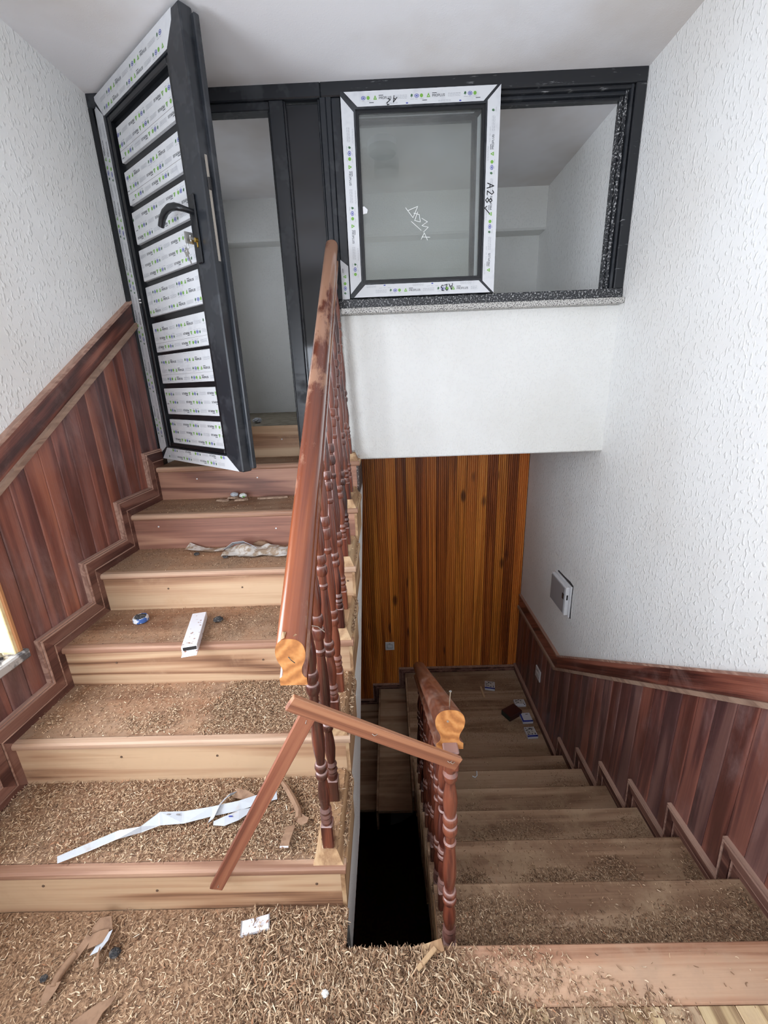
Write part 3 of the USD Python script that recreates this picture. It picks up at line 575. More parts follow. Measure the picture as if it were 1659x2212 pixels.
# film left on the lower left mullion
fl = part(s, 'film_strip', prism(Polygon([(-0.212, 1.850), (-0.168, 1.880), (-0.168, 2.022), (-0.206, 2.052)]), 'y', YW + 0.0045, YW + 0.0065), FILM)
put_print(fl, 0.15, 0.038, (-0.170, YW + 0.004, 1.885), (0, 0, 1), (-1, 0, 0), EN, seed=9, pitch=0.03, y_first=0.012)
# felt-pen marks on the film and chalk on the glass
def hw(pts, o, sc, rot=0.0):
    c, sn = math.cos(rot), math.sin(rot); return [[(o[0] + sc * (c * x - sn * y), o[1] + sc * (sn * x + c * y)) for x, y in p] for p in pts]
A_ = [[(0, 0), (0.3, 1), (0.65, 0)], [(0.12, 0.4), (0.55, 0.4)]]
TWO = [[(0, 0.8), (0.25, 1), (0.5, 0.75), (0.1, 0), (0.6, 0.05)]]
THREE = [[(0, 0.95), (0.4, 0.85), (0.2, 0.55), (0.5, 0.3), (0.25, 0), (0, 0.1)]]
EIGHT = [[(0.3, 0.5), (0.05, 0.75), (0.3, 1), (0.55, 0.75), (0.3, 0.5), (0.0, 0.25), (0.3, 0), (0.6, 0.25), (0.3, 0.5)]]
TICK = [[(0, 0.3), (0.25, 0), (0.9, 0.8)]]
def shift(g, dx, dy=0): return [[(x + dx, y + dy) for x, y in p] for p in g]
word = A_ + shift(TWO, 0.9) + shift(THREE, 1.7)
stroke(s, hw(word, (0.335, 1.925), 0.026, math.pi + 0.12), 0.003, (0, yf - 0.0004, 0), EX, EZ, EN)
stroke(s, hw(A_ + shift(TWO, 0.9, 0.1) + shift(EIGHT, 1.9) + shift(TICK, 3.0), (0.490, 2.33), 0.030, -math.pi / 2 - 0.1), 0.0034, (0, yf - 0.0004, 0), EX, EZ, EN)
stroke(s, hw(A_ + shift(TWO, 0.9, 0.9), (0.085, 2.660), 0.022, math.pi - 0.5), 0.003, (0, yf - 0.0004, 0), EX, EZ, EN)
chalk = [[(0, 0.9), (0.45, 0.35), (0.75, 0.95), (0.15, 0.75)], [(0.5, 0.6), (0.85, 0.5), (0.9, 0.1), (0.55, 0.2), (0.75, 0.65)], [(0.35, 0.15), (0.95, -0.35)], [(1.0, 0.3), (1.35, 0.1), (1.0, -0.1), (1.4, -0.2), (1.1, -0.45)], [(0.95, -0.85), (1.15, -0.5), (1.35, -0.9)], [(1.0, -0.72), (1.5, -0.75)]]
stroke(s, hw(chalk, (0.115, 2.185), 0.075), 0.0022, (0, YW - 0.012 + 0.0135, 0), EX, EZ, EN, CHALK, 'chalk_marks')
part(s, 'spacer_tab', prism(Polygon([(-0.088, 2.232), (-0.066, 2.236), (-0.062, 2.250), (-0.078, 2.264), (-0.088, 2.262)]), 'y', YW - 0.004, YW + 0.0015), WHITE_PLASTIC)

# left window at the picture's edge: reveal, casing strip, granite sill
s = structure('window_2', 'opening at the left picture edge with cream reveal and granite sill', cat_='window')
part(s, 'reveal', leftwall(cbox(-0.2, 0.016, 0.748, 0.762, 0.632, 1.98, 0.002)), CREAM)
part(s, 'casing', leftwall(cbox(-0.01, 0.021, 0.760, 0.775, 0.632, 1.98, 0.003)), CASING)
part(s, 'sill', leftwall(cbox(-0.2, 0.032, -0.70, 0.788, 0.598, 0.634, 0.006)), speckled('sill_granite', lin(186, 182, 178), lin(96, 92, 92), 22.0, 0.45, 0.6, rough=0.4, detail=5.0))
part(s, 'reveal', leftwall(cbox(-0.2, 0.016, -0.70, 0.748, 1.966, 1.98, 0.002)), CREAM)
part(s, 'cable', leftwall(tube([(-0.05, 0.60, 0.66), (-0.02, 0.66, 0.655), (0.0, 0.715, 0.642), (-0.03, 0.74, 0.640)], 0.006)), DARK_PLASTIC)

# ---- open door leaf
HX, HY = -1.262, 1.835
LW = 0.7788
ds = np.array([0.78448822, -0.62014372, 0.0]); dn = np.array([-0.62014372, -0.78448822, 0.0])   # along the leaf, out of its face towards the landing
dz = np.array([0.0, 0.0, 1.0])
def leaf(m): return place(m, (HX, HY, 0), ds, dn, dz)
s = structure('door_1', 'open black door leaf with nine slats wrapped in printed white film', (HX, HY, 1.118), 'door')
Z0, Z1 = 1.120, 2.722
part(s, 'stile', leaf(cbox(0.004, 0.092, -0.05, 0.0, Z0, Z1, 0.003)), PVC)
part(s, 'stile', leaf(cbox(0.664, LW, -0.05, 0.0, Z0, Z1, 0.005)), PVC)
part(s, 'edge_lip', leaf(cbox(LW - 0.012, LW + 0.020, -0.062, -0.040, Z0 + 0.012, Z1 - 0.02, 0.004)), PVC)
part(s, 'rail', leaf(cbox(0.09, 0.666, -0.05, 0.0, 2.628, Z1, 0.003)), PVC)
part(s, 'rail', leaf(cbox(0.09, 0.666, -0.05, 0.0, Z0, 1.190, 0.003)), PVC)
for a, b, c, d in ((0.092, 0.116, 1.19, 2.628), (0.642, 0.664, 1.19, 2.628), (0.116, 0.642, 2.604, 2.628), (0.116, 0.642, 1.19, 1.212)):
    part(s, 'glazing_bead', leaf(cbox(a, b, -0.03, -0.006, c, d, 0.004)), PVC_DEEP)
part(s, 'backing_panel', leaf(box(0.1, 0.66, -0.04, -0.026, 1.19, 2.63)), PVC_DEEP)
tops = (2.575, 2.412, 2.257, 2.105, 1.951, 1.792, 1.646, 1.488, 1.335); bots = (2.446, 2.285, 2.130, 1.976, 1.822, 1.660, 1.512, 1.361, 1.212)
for i, (t, b) in enumerate(zip(tops, bots)):
    sl = part(s, 'slat', leaf(cbox(0.148, 0.653, -0.03, -0.012, b, t, 0.002)), FILM)
    put_print(sl, 0.505, t - b, np.array([HX, HY, b]) + ds * 0.148 - dn * 0.0112, ds, dz, dn, seed=i * 3 + 1, pitch=0.0395, flip=1 if i in (4, 6) else -1, y_first=0.014)
    if i in (0, 1, 5, 6): part(s, 'seam', leaf(box(0.149, 0.652, -0.0121, -0.0114, b + 0.040, b + 0.0408)), GREY_INK)
f = part(s, 'film_strip', leaf(prism(Polygon([(0.006, Z0 + 0.03), (0.006, Z1 - 0.02), (0.076, 2.640), (0.082, 1.19)]), 'y', 0.0, 0.0009)), FILM)
put_print(f, 1.42, 0.07, np.array([HX, HY, 1.20]) + ds * 0.078 + dn * 0.0014, dz, -ds, dn, seed=33, pitch=0.034, y_first=0.014)
f = part(s, 'film_strip', leaf(prism(Polygon([(0.012, Z1 - 0.002), (0.730, Z1 - 0.002), (0.722, 2.69), (0.668, 2.633), (0.085, 2.633)]), 'y', 0.0, 0.0009)), FILM)
put_print(f, 0.60, 0.085, np.array([HX, HY, 2.634]) + ds * 0.07 + dn * 0.0014, ds, dz, dn, seed=35, pitch=0.038, y_first=0.012)
f = part(s, 'film_strip', leaf(prism(Polygon([(0.020, Z0 + 0.002), (0.752, Z0 + 0.002), (0.668, 1.184), (0.09, 1.184)]), 'y', 0.0, 0.0009)), FILM)
put_print(f, 0.58, 0.062, np.array([HX, HY, 1.121]) + ds * 0.088 + dn * 0.0014, ds, dz, dn, seed=37, pitch=0.034, flip=-1, y_first=0.014)
part(s, 'lock_plate', leaf(box(LW - 0.0005, LW + 0.0012, -0.031, -0.021, 1.955, 2.30)), DULL_STEEL)
part(s, 'latch_bolt', leaf(cbox(LW, LW + 0.006, -0.032, -0.020, 2.19, 2.23, 0.002)), DARK_PLASTIC)
part(s, 'escutcheon', leaf(cbox(0.682, 0.714, 0.0, 0.010, 1.955, 2.190, 0.004)), PVC_DEEP)
hp = [(0.698, 0.008, 2.130), (0.698, 0.040, 2.132), (0.690, 0.055, 2.136), (0.665, 0.060, 2.144), (0.625, 0.060, 2.150), (0.585, 0.060, 2.144), (0.555, 0.060, 2.128), (0.535, 0.060, 2.106)]
h = part(s, 'lever_handle', leaf(tube(hp, [0.010, 0.010, 0.012, 0.0135, 0.014, 0.0135, 0.013, 0.012], 10)), PVC_DEEP, smooth=40)
part(s, 'back_handle', leaf(tube([(0.698, -0.05, 2.132), (0.698, -0.095, 2.13), (0.69, -0.115, 2.126), (0.66, -0.118, 2.11), (0.60, -0.118, 2.10)], [0.011, 0.012, 0.016, 0.016, 0.012], 10)), PVC_DEEP, smooth=40)
cyl = leaf(place(trimesh.creation.cylinder(0.008, 0.016, sections=14), (0.700, 0.012, 2.035), (1, 0, 0), (0, 0, 1), (0, 1, 0)))
part(s, 'lock_cylinder', cyl, BRASS)
part(s, 'lock_cylinder', leaf(cbox(0.697, 0.703, 0.009, 0.013, 2.010, 2.034, 0.001)), BRASS)
for zz in (1.905, 1.892): part(s, 'hinge_tab', leaf(cbox(0.092, 0.100, -0.004, 0.004, zz - 0.003, zz + 0.003, 0.001)), WHITE_PLASTIC)
for zz in (1.45, 2.40): part(s, 'hinge', leaf(cbox(-0.006, 0.006, -0.014, 0.008, zz - 0.05, zz + 0.05, 0.002)), PVC_DEEP)
# bunch of keys hanging from the lock
def key(o, ang, tilt, name):
    hd = sbox(-0.011, 0.0, 0.011, 0.020).buffer(0.002).difference(sbox(-0.007, 0.012, 0.007, 0.017))
    bl = Polygon([(-0.004, 0.0), (0.004, 0.0), (0.004, -0.030), (0.0, -0.034), (-0.003, -0.028), (-0.0022, -0.024), (-0.004, -0.020), (-0.0025, -0.012)])
    k = prism(unary_union([hd, bl]), 'z', -0.001, 0.001); c, q = math.cos(ang), math.sin(ang)
    return leaf(place(k, o, (c, tilt * 0.2, q), (-q, tilt, c), (0, 1, -tilt)))
kr = np.array([HX, HY, 0]) + ds * 0.676 + dn * 0.045 + dz * 1.99
s = thing('key_bunch', tuple(kr), 'two steel keys on a ring hanging from the black door lock', 'keys')
part(s, 'key', leaf(cbox(0.698, 0.702, 0.010, 0.040, 2.032, 2.042, 0.001)), STEEL)
part(s, 'key', leaf(prism(sbox(0.020, 2.024, 0.048, 2.058).buffer(0.003).difference(sbox(0.026, 2.030, 0.032, 2.052)), 'x', 0.684, 0.6865)), STEEL)
part(s, 'key', key((0.668, 0.040, 1.985), 0.32, 0.1, 'key'), STEEL)
ang = np.linspace(0, 2 * np.pi, 15)
part(s, 'ring', leaf(tube([(0.678 + 0.010 * math.cos(a), 0.042, 2.014 + 0.013 * math.sin(a)) for a in ang], 0.0014, 6)), STEEL, smooth=40)

# ================================================================== RAILINGS
def rail_section(sc, zs):
    """Mushroom profile (x, z), z measured in the vertical cut."""
    half = [(0.0, 0.500), (0.20, 0.485), (0.36, 0.43), (0.465, 0.33), (0.50, 0.21), (0.475, 0.08), (0.40, -0.03), (0.335, -0.12), (0.315, -0.20), (0.335, -0.27), (0.40, -0.325), (0.46, -0.345), (0.46, -0.50)]
    from scipy.interpolate import PchipInterpolator
    h = np.array(half[:-2]); t = np.r_[0, np.cumsum(np.linalg.norm(np.diff(h, axis=0), axis=1))]; q = np.linspace(0, t[-1], 26)
    half = list(zip(PchipInterpolator(t, h[:, 0])(q), PchipInterpolator(t, h[:, 1])(q))) + half[-2:]
    pts = [(x * sc, z * zs) for x, z in half]; return pts + [(-x, z) for x, z in pts[::-1] if x > 0]
def sweep_rail(a, b, sec, n=10):
    a, b = np.array(a, float), np.array(b, float); k = len(sec); v = []
    for t in np.linspace(0, 1, n): v += [tuple(a + (b - a) * t + np.array([x, 0, z])) for x, z in sec]
    f = []
    for i in range(n - 1):
        for j in range(k):
            m = (j + 1) % k; f += [[i * k + j, (i + 1) * k + j, (i + 1) * k + m], [i * k + j, (i + 1) * k + m, i * k + m]]
    m = trimesh.Trimesh(v, f, process=False); return m
def turned(z0, z1, sq0=0.085, sq1=0.06, rad=0.0175):
    L = z1 - z0 - sq0 - sq1
    prof = [(0.0, 0.88), (0.015, 0.98), (0.03, 0.80), (0.042, 1.0), (0.055, 0.82), (0.07, 0.98), (0.085, 0.72), (0.11, 0.84), (0.15, 0.99), (0.19, 0.90), (0.225, 0.70), (0.242, 0.70), (0.244, 0.90), (0.252, 1.02), (0.264, 1.04), (0.273, 0.92), (0.277, 0.72), (0.283, 0.72), (0.287, 0.92), (0.296, 1.04), (0.308, 1.02), (0.316, 0.88), (0.319, 0.70),
            (0.335, 0.70), (0.38, 0.92), (0.43, 1.0), (0.49, 0.94), (0.55, 0.80), (0.585, 0.72), (0.592, 0.88), (0.604, 0.90), (0.612, 0.70), (0.65, 0.72), (0.653, 0.90), (0.665, 1.04), (0.682, 1.06), (0.694, 0.94), (0.698, 0.72), (0.706, 0.72), (0.710, 0.94), (0.722, 1.06), (0.736, 1.04), (0.747, 0.92), (0.75, 0.74), (0.79, 0.96), (0.835, 1.0), (0.88, 0.82), (0.915, 0.66), (0.93, 0.70), (0.945, 0.95), (0.965, 0.98), (0.98, 0.74), (1.0, 0.86)]
    t = np.array(prof); body = lathe(np.c_[t[:, 1] * rad, z0 + sq0 + t[:, 0] * L], 18)
    h = rad * 0.98
    return [cbox(-h, h, -h, h, z0, z0 + sq0, 0.003), body, cbox(-h, h, -h, h, z1 - sq1, z1, 0.003)]
def railing(name, label, a, b, sc, zs, mats, feet, post_rad):
    a, b = np.array(a, float), np.array(b, float)
    s = thing(name, (a[0], a[1], min(f[2] for f in feet)), label, 'railing')
    sec = rail_section(sc, zs)
    h = part(s, 'handrail', sweep_rail(a, b, sec), mats[0], smooth=35)
    pg = Polygon(sec)
    part(s, 'end_face', prism(affinity.translate(pg, a[0], a[2]), 'y', a[1] - 0.001, a[1] + 0.0004), mats[1], label='pale sawn end grain of the handrail')
    part(s, 'end_face', prism(affinity.translate(pg, b[0], b[2]), 'y', b[1] - 0.0004, b[1] + 0.001), mats[0])
    g = [(x * 1.01, z) for x, z in ((0.46 * sc, -0.36 * zs), (0.46 * sc, -0.40 * zs))]
    for (x, y, z) in feet:
        t = (y - a[1]) / (b[1] - a[1]); zr = a[2] + (b[2] - a[2]) * t - 0.5 * zs; xr = a[0] + (b[0] - a[0]) * t
        pieces = turned(z, zr + 0.012, rad=post_rad, sq0=0.085 if (y * 1000) % 2 < 1 else 0.085)
        m = cat(pieces); v = np.asarray(m.vertices).copy(); q = (v[:, 2:3] - z) / (zr - z)
        v[:, 0:1] += x + (xr - x) * q; v[:, 1] += y
        part(s, 'baluster', trimesh.Trimesh(v, m.faces, process=False), mats[2], smooth=26)
    return s
PZ = 0.040
feet = []
for k in range(1, 6): feet += [(-0.210, un(k) + 0.047, R1 * k + PZ - 0.002), (-0.210, un(k) + 0.187, R1 * k + PZ - 0.002)]
feet += [(-0.215, un(6) + 0.035, R1 * 6 + PZ - 0.002)]
rail_up = railing('stair_railing', 'red varnished mushroom-profile handrail on turned balusters beside the upper flight', (-0.208, 0.222, 0.962), (-0.240, 1.795, 2.075), 0.060, 0.108, (RAIL, endgrain('end_grain', 0.05, -0.82), BALUSTER), feet, 0.0172)
for k in range(1, 7):
    y0, y1 = un(k) + 0.012, (un(k + 1) + 0.010 if k < 6 else D - 0.02); z = R1 * k
    part(rail_up, 'base_block', hull([(-0.254, y0, z), (-0.168, y0, z), (-0.168, y1, z), (-0.254, y1, z), (-0.234, y0 + 0.016, z + PZ), (-0.186, y0 + 0.016, z + PZ), (-0.186, y1, z + PZ), (-0.234, y1, z + PZ)]), BLOCK_W)
feet = []
for k in range(1, 7): feet += [(0.132, ln(k - 1) + 0.070, -R2 * k - 0.001)] + ([(0.132, ln(k - 1) + 0.200, -R2 * k - 0.001)] if k < 6 else [])
rail_low = railing('stair_railing_001', 'dusty brown handrail on turned balusters beside the lower flight', (0.128, 0.345, 0.662), (0.150, 1.855, -0.335), 0.073, 0.120, (RAIL_LOW, endgrain('end_grain_low', -0.05, -1.80), BALUSTER), feet, 0.0195)
nz = 0.662 + 0.060
nb = np.array([0.1275, 0.352, nz - 0.01])
part(rail_low, 'nail', cat([tube([nb, nb + [0.0, 0.001, 0.030], nb + [0.002, 0.004, 0.055]], 0.0013, 8), place(trimesh.creation.cylinder(0.0034, 0.0014, sections=12), nb + [0.002, 0.004, 0.055], (1, 0, 0), (0, 1, 0), (0, 0, 1))]), STEEL, label='steel nail driven upright into the rail end')
part(rail_low, 'nail', place(trimesh.creation.cylinder(0.0028, 0.003, sections=10), (0.122, 0.3435, 0.690), (1, 0, 0), (0, 0, 1), (0, 1, 0)), DULL_STEEL)
part(rail_up, 'nail', tube([(-0.213, 0.2215, 0.975), (-0.206, 0.214, 0.973), (-0.199, 0.214, 0.966)], 0.0008, 6), DARK_PLASTIC, label='bent dark nail in the sawn end')
part(rail_up, 'splinter', hull([(-0.200, 0.226, 1.019), (-0.189, 0.232, 1.016), (-0.181, 0.236, 1.008), (-0.190, 0.228, 1.012), (-0.196, 0.230, 1.022)]), BLOCK_W)
part(rail_up, 'splinter', hull([(-0.224, 0.222, 1.014), (-0.216, 0.222, 1.018), (-0.214, 0.232, 1.025), (-0.222, 0.236, 1.024), (-0.219, 0.228, 1.028)]), BLOCK_W)
part(rail_up, 'wire', tube([(-0.178, 0.30, 0.995), (-0.165, 0.30, 0.992), (-0.152, 0.305, 0.975)], 0.0009, 6), DULL_STEEL)

# ---- battens nailed across the gap
def batten(name, label, a, b, w, h, m, up, staples):
    a, b = np.array(a), np.array(b)
    g, d, sd, u = bar(a, b, w, h, up); s = thing(name, tuple(a), label, 'batten', 'nailed battens', axes=(d, sd, u)); part(s, 'batten', g, m)
    for t, side in staples:
        c = a + (b - a) * t
        part(s, 'nail', tube([c + sd * (w / 2) * side - d * 0.006, c + sd * (w / 2 + 0.003) * side, c + sd * (w / 2) * side + d * 0.006 + u * 0.004], 0.0008, 6), DULL_STEEL)
batten('wooden_batten', 'pale wooden batten nailed across the gap between both sawn handrails', (-0.214, 0.196, 0.888), (0.142, 0.305, 0.600), 0.012, 0.034, BATTEN, (0, 0, 1), [(0.93, 1), (0.95, 1), (0.45, 1)])
batten('wooden_batten_001', 'reddish wooden batten leaning from the upper handrail down to the first step', (-0.183, 0.235, 0.832), (-0.528, 0.330, 0.140), 0.012, 0.036, BATTEN_DK, (1, 0, 0.4), [(0.04, 1), (0.97, 1)])

# ================================================================== WALL FITTINGS
def switch(name, label, o, ex, ey, ez, w, h, loc, two=False):
    s = thing(name, loc, label, 'switch', 'white switch plates')
    P = lambda m: place(m, o, ex, ey, ez)
    part(s, 'plate', P(cbox(-w / 2, w / 2, -h / 2, h / 2, 0, 0.009, 0.003)), WHITE_PLASTIC)
    part(s, 'bezel', P(prism(sbox(-w * 0.33, -h * 0.25, w * 0.33, h * 0.22).difference(sbox(-w * 0.29, -h * 0.20, w * 0.29, h * 0.17)), 'z', 0.008, 0.0105)), GREY_PLASTIC)
    part(s, 'rocker', P(cbox(-w * 0.28, w * 0.28, -h * 0.19, h * 0.16, 0.008, 0.013, 0.003)), WHITE_PLASTIC)
    part(s, 'indicator', P(cbox(-w * 0.07, w * 0.07, h * 0.27, h * 0.36, 0.008, 0.0098, 0.0008)), GREY_PLASTIC)
switch('light_switch', 'square white switch plate low on the orange pine wall', (-0.053, YP - 0.001, -0.95), (1, 0, 0), (0, 0, 1), (0, -1, 0), 0.086, 0.088, (-0.053, YP, -0.99))
switch('light_switch_001', 'white switch plate on the dark wainscot near the lower landing', (XR - 0.012, 2.418, -0.842), (0, -1, 0), (0, 0, 1), (-1, 0, 0), 0.100, 0.100, (XR, 2.418, -0.89))
s = thing('distribution_box', (XR, 2.14, -0.07), 'grey-fronted recessed electric box on the right white wall', 'box')
hole = Polygon([(2.28, -0.07), (2.285, 0.12), (2.25, 0.162), (2.14, 0.164), (2.05, 0.170), (2.002, 0.162), (2.004, 0.05), (2.0, -0.03), (1.996, -0.075), (2.03, -0.084), (2.15, -0.08)])
part(s, 'wall_hole', prism(hole, 'x', XR - 0.0016, XR + 0.0), DARK_PLASTIC)
part(s, 'frame', cbox(XR - 0.012, XR, 2.008, 2.286, -0.076, 0.152, 0.003), WHITE_PLASTIC)
part(s, 'cover', cbox(XR - 0.036, XR - 0.011, 2.022, 2.276, -0.066, 0.140, 0.004), WHITE_PLASTIC)
part(s, 'door', cbox(XR - 0.040, XR - 0.034, 2.038, 2.266, -0.056, 0.128, 0.002), GREY_PLASTIC)
part(s, 'latch', cbox(XR - 0.042, XR - 0.038, 2.040, 2.066, 0.046, 0.086, 0.001), DARK_PLASTIC)
part(s, 'latch', cbox(XR - 0.030, XR - 0.020, 2.0205, 2.024, 0.050, 0.086, 0.001), DARK_PLASTIC)
def lamp(name, label, x, y, r):
    s = thing(name, (x, y, H - 0.06), label, 'lamp')
    part(s, 'base', place(lathe([(r, -0.030), (r, 0.0)], 32), (x, y, H), (1, 0, 0), (0, 1, 0), (0, 0, 1)), WHITE_PLASTIC, smooth=40)
    part(s, 'diffuser', place(lathe([(r * 0.30, -0.062), (r * 0.86, -0.060), (r * 0.97, -0.052), (r, -0.042), (r, -0.030)], 32), (x, y, H), (1, 0, 0), (0, 1, 0), (0, 0, 1)), plain('diffuser' + ('' if y > 2 else '_b'), lin(196, 198, 196), 0.4), smooth=40)
lamp('ceiling_lamp', 'round white ceiling lamp seen through the sash glass in the loft room', 0.018, 2.33, 0.080)
lamp('ceiling_lamp_001', 'round white landing ceiling lamp, seen as a faint reflection in the glass', 0.040, 1.10, 0.075)

# ================================================================== LOOSE DEBRIS
def lump(c, r, seed, flat_=0.6, sub=3):
    m = trimesh.creation.icosphere(sub, 1.0); v = np.asarray(m.vertices); n = (0.5 * meshkit.fbm(v * 1.7 + seed * 7.3, 3, seed) + 0.6 * meshkit.fbm(v * 4.5 + seed * 3.1, 2, seed + 5) - 0.05)[:, None]
    v = v * (0.55 + 0.9 * n) * np.array([1, 0.85, flat_]) * r; v[:, 2] -= v[:, 2].min(); return trimesh.Trimesh(v + np.array(c), m.faces, process=False)
def loose_box(name, label, catg, c, ang, l, w, h, mats, marks=(), group=None):
    s = thing(name, c, label, catg, group); ca, sa = math.cos(ang), math.sin(ang)
    P = lambda m: place(m, c, (ca, sa, 0), (-sa, ca, 0), (0, 0, 1))
    part(s, 'body', P(cbox(-l / 2, l / 2, -w / 2, w / 2, 0.0, h, 0.0015)), mats)
    for nm, x0, x1, y0, y1, m in marks: part(s, nm, P(box(x0 * l, x1 * l, y0 * w, y1 * w, h - 0.0005, h + 0.0006)), m)
    return s, P
T3 = R1 * 3 + 0.001
s, P = loose_box('carton', 'open-ended white slim carton dusted with shavings on the third step', 'carton', (-0.800, 0.980, T3), 1.826, 0.250, 0.056, 0.030, WHITE_CARD)
part(s, 'end_flap', P(cbox(-0.150, -0.124, -0.027, 0.027, 0.002, 0.004, 0.0008)), WHITE_PLASTIC)
part(s, 'slot', P(box(-0.1265, -0.1245, -0.025, 0.022, 0.014, 0.027)), DARK_PLASTIC)
s = thing('jar_lid', (-1.085, 1.095, T3), 'small round blue and white lid with black filling on the third step', 'lid')
part(s, 'rim', place(lathe([(0.026, 0.0), (0.031, 0.004), (0.031, 0.018), (0.027, 0.024), (0.022, 0.022), (0.020, 0.014)], 28), (-1.085, 1.095, T3), (1, 0, 0), (0, 1, 0), (0, 0, 1)), speckled('lid_rim', lin(216, 218, 222), lin(64, 96, 160), 30.0, 0.5, 0.56, rough=0.4), smooth=40)
part(s, 'filling', lump((-1.085, 1.095, T3 + 0.012), 0.024, 4, 0.35), CHAR, smooth=40)
loose_box('packet', 'narrow white printed packet lying on the landing shavings at the first riser', 'packet', (-0.424, 0.304, 0.016), 0.22, 0.080, 0.034, 0.013, WHITE_CARD, [('label_edge', -0.5, -0.46, -0.5, 0.5, GREY_INK), ('label_edge', 0.46, 0.5, -0.5, 0.5, GREY_INK)])
# long film scrap on the first step
T1 = R1 + 0.012
s = thing('film_scrap', (-0.7, 0.47, R1), 'long twisted strip of white printed film across the first step', 'film')
pts = [(-1.0, 0.372, T1 + 0.006), (-0.93, 0.402, T1 + 0.010), (-0.86, 0.436, T1 + 0.012), (-0.80, 0.452, T1 + 0.010), (-0.75, 0.476, T1 + 0.022), (-0.68, 0.486, T1 + 0.012), (-0.60, 0.505, T1 + 0.010), (-0.52, 0.520, T1 + 0.012), (-0.46, 0.538, T1 + 0.016), (-0.405, 0.556, T1 + 0.012)]
wd = [(-0.002, 0.005, 0.007), (-0.003, 0.006, 0.008), (-0.004, 0.010, 0.004), (0.0, 0.003, 0.009), (-0.006, 0.014, 0.010), (-0.005, 0.016, 0.005), (-0.003, 0.010, 0.008), (-0.003, 0.010, 0.009), (-0.003, 0.012, 0.006), (-0.004, 0.013, 0.004)]
part(s, 'strip', ribbon(pts, wd, 0.0005), WRAP)
pts = [(-0.595, 0.480, T1 + 0.004), (-0.585, 0.510, T1 + 0.018), (-0.565, 0.548, T1 + 0.020), (-0.545, 0.562, T1 + 0.016)]
part(s, 'loop', ribbon(pts, [(0.010, 0.002, 0.008)] * 3 + [(0.006, 0.002, 0.004)], 0.0005), WRAP)
pts = [(-0.545, 0.562, T1 + 0.016), (-0.51, 0.556, T1 + 0.014), (-0.475, 0.540, T1 + 0.010)]
part(s, 'loop', ribbon(pts, [(0.002, 0.012, 0.006)] * 3, 0.0005), CARD)
pts = [(-0.585, 0.474, T1), (-0.55, 0.476, T1 + 0.006), (-0.51, 0.492, T1 + 0.008), (-0.475, 0.512, T1 + 0.006)]
part(s, 'fold', ribbon(pts, [(-0.002, 0.006, 0.0), (-0.004, 0.014, 0.002), (-0.004, 0.014, 0.002), (-0.002, 0.006, 0.0)], 0.0005), WRAP)
_mk = [part(s, 'printed_mark', box(x, x + 0.012, y, y + 0.003, T1 + z, T1 + z + 0.0012), m) for x, y, z, m in ((-0.735, 0.486, 0.024, GREY_INK), (-0.705, 0.488, 0.020, GREY_INK), (-0.54, 0.486, 0.010, BLUE))]
s = thing('paper_roll', (-0.35, 0.54, R1), 'thin curled brown paper roll behind the leaning batten on the first step', 'paper')
part(s, 'roll', tube([(-0.405, 0.610, T1 + 0.012), (-0.375, 0.575, T1 + 0.013), (-0.345, 0.535, T1 + 0.012), (-0.322, 0.500, T1 + 0.011), (-0.318, 0.475, T1 + 0.010)], [0.006, 0.009, 0.010, 0.010, 0.012], 8), CARD, smooth=40)
part(s, 'torn_end', ribbon([(-0.318, 0.478, T1 + 0.014), (-0.302, 0.468, T1 + 0.012), (-0.286, 0.466, T1 + 0.016)], [(0.003, 0.014, 0.002), (0.004, 0.012, 0.003), (0.002, 0.006, 0.002)], 0.0006), CARD)
s = thing('card_scrap', (-0.325, 0.42, R1), 'small bent brown card scrap near the first baluster', 'card')
part(s, 'card', ribbon([(-0.336, 0.452, T1 + 0.012), (-0.338, 0.430, T1 + 0.016), (-0.342, 0.408, T1 + 0.014), (-0.343, 0.394, T1 + 0.010)], [(0.013, 0.001, 0.001)] * 4, 0.0007), CARD)
part(s, 'torn_edge', box(-0.356, -0.331, 0.391, 0.3945, T1 + 0.009, T1 + 0.0118), WHITE_CARD)
# fourth step: crumpled net and paper
T4 = R1 * 4 + 0.002
s = thing('paper_strip', (-0.92, 1.43, T4), 'curled white paper strip at the left of the fourth step', 'paper')
part(s, 'strip', ribbon([(-1.010, 1.450, T4 + 0.020), (-0.97, 1.438, T4 + 0.014), (-0.92, 1.428, T4 + 0.008), (-0.87, 1.420, T4 + 0.006), (-0.82, 1.425, T4 + 0.008)], [(0.006, 0.020, 0.010), (0.004, 0.020, 0.004), (0.002, 0.018, 0.0), (0.002, 0.016, 0.0), (0.0, 0.012, 0.004)], 0.0006), DIRTY_WRAP)
s = thing('crumpled_wrapper', (-0.65, 1.40, T4), 'crumpled greyish net wrapper beside the white paper on the fourth step', 'wrapper')
gx, gy = np.meshgrid(np.linspace(-0.80, -0.49, 26), np.linspace(1.325, 1.42, 12), indexing='ij')
gz = T4 + 0.004 + 0.030 * np.maximum(meshkit.fbm(np.stack([gx * 14, gy * 18, 0 * gx], -1), 3, 5) - 0.28, 0) * 1.6 + 0.018 * np.exp(-((gx + 0.72) / 0.05) ** 2) * np.exp(-((gy - 1.40) / 0.03) ** 2)
gy2 = gy + 0.012 * np.sin(gx * 40)
V = np.stack([gx, gy2, gz], -1).reshape(-1, 3); ii, jj = np.meshgrid(np.arange(25), np.arange(11), indexing='ij'); q = np.stack([ii * 12 + jj, (ii + 1) * 12 + jj, (ii + 1) * 12 + jj + 1, ii * 12 + jj + 1], -1).reshape(-1, 4)
F = np.vstack([q[:, [0, 1, 2]], q[:, [0, 2, 3]]])
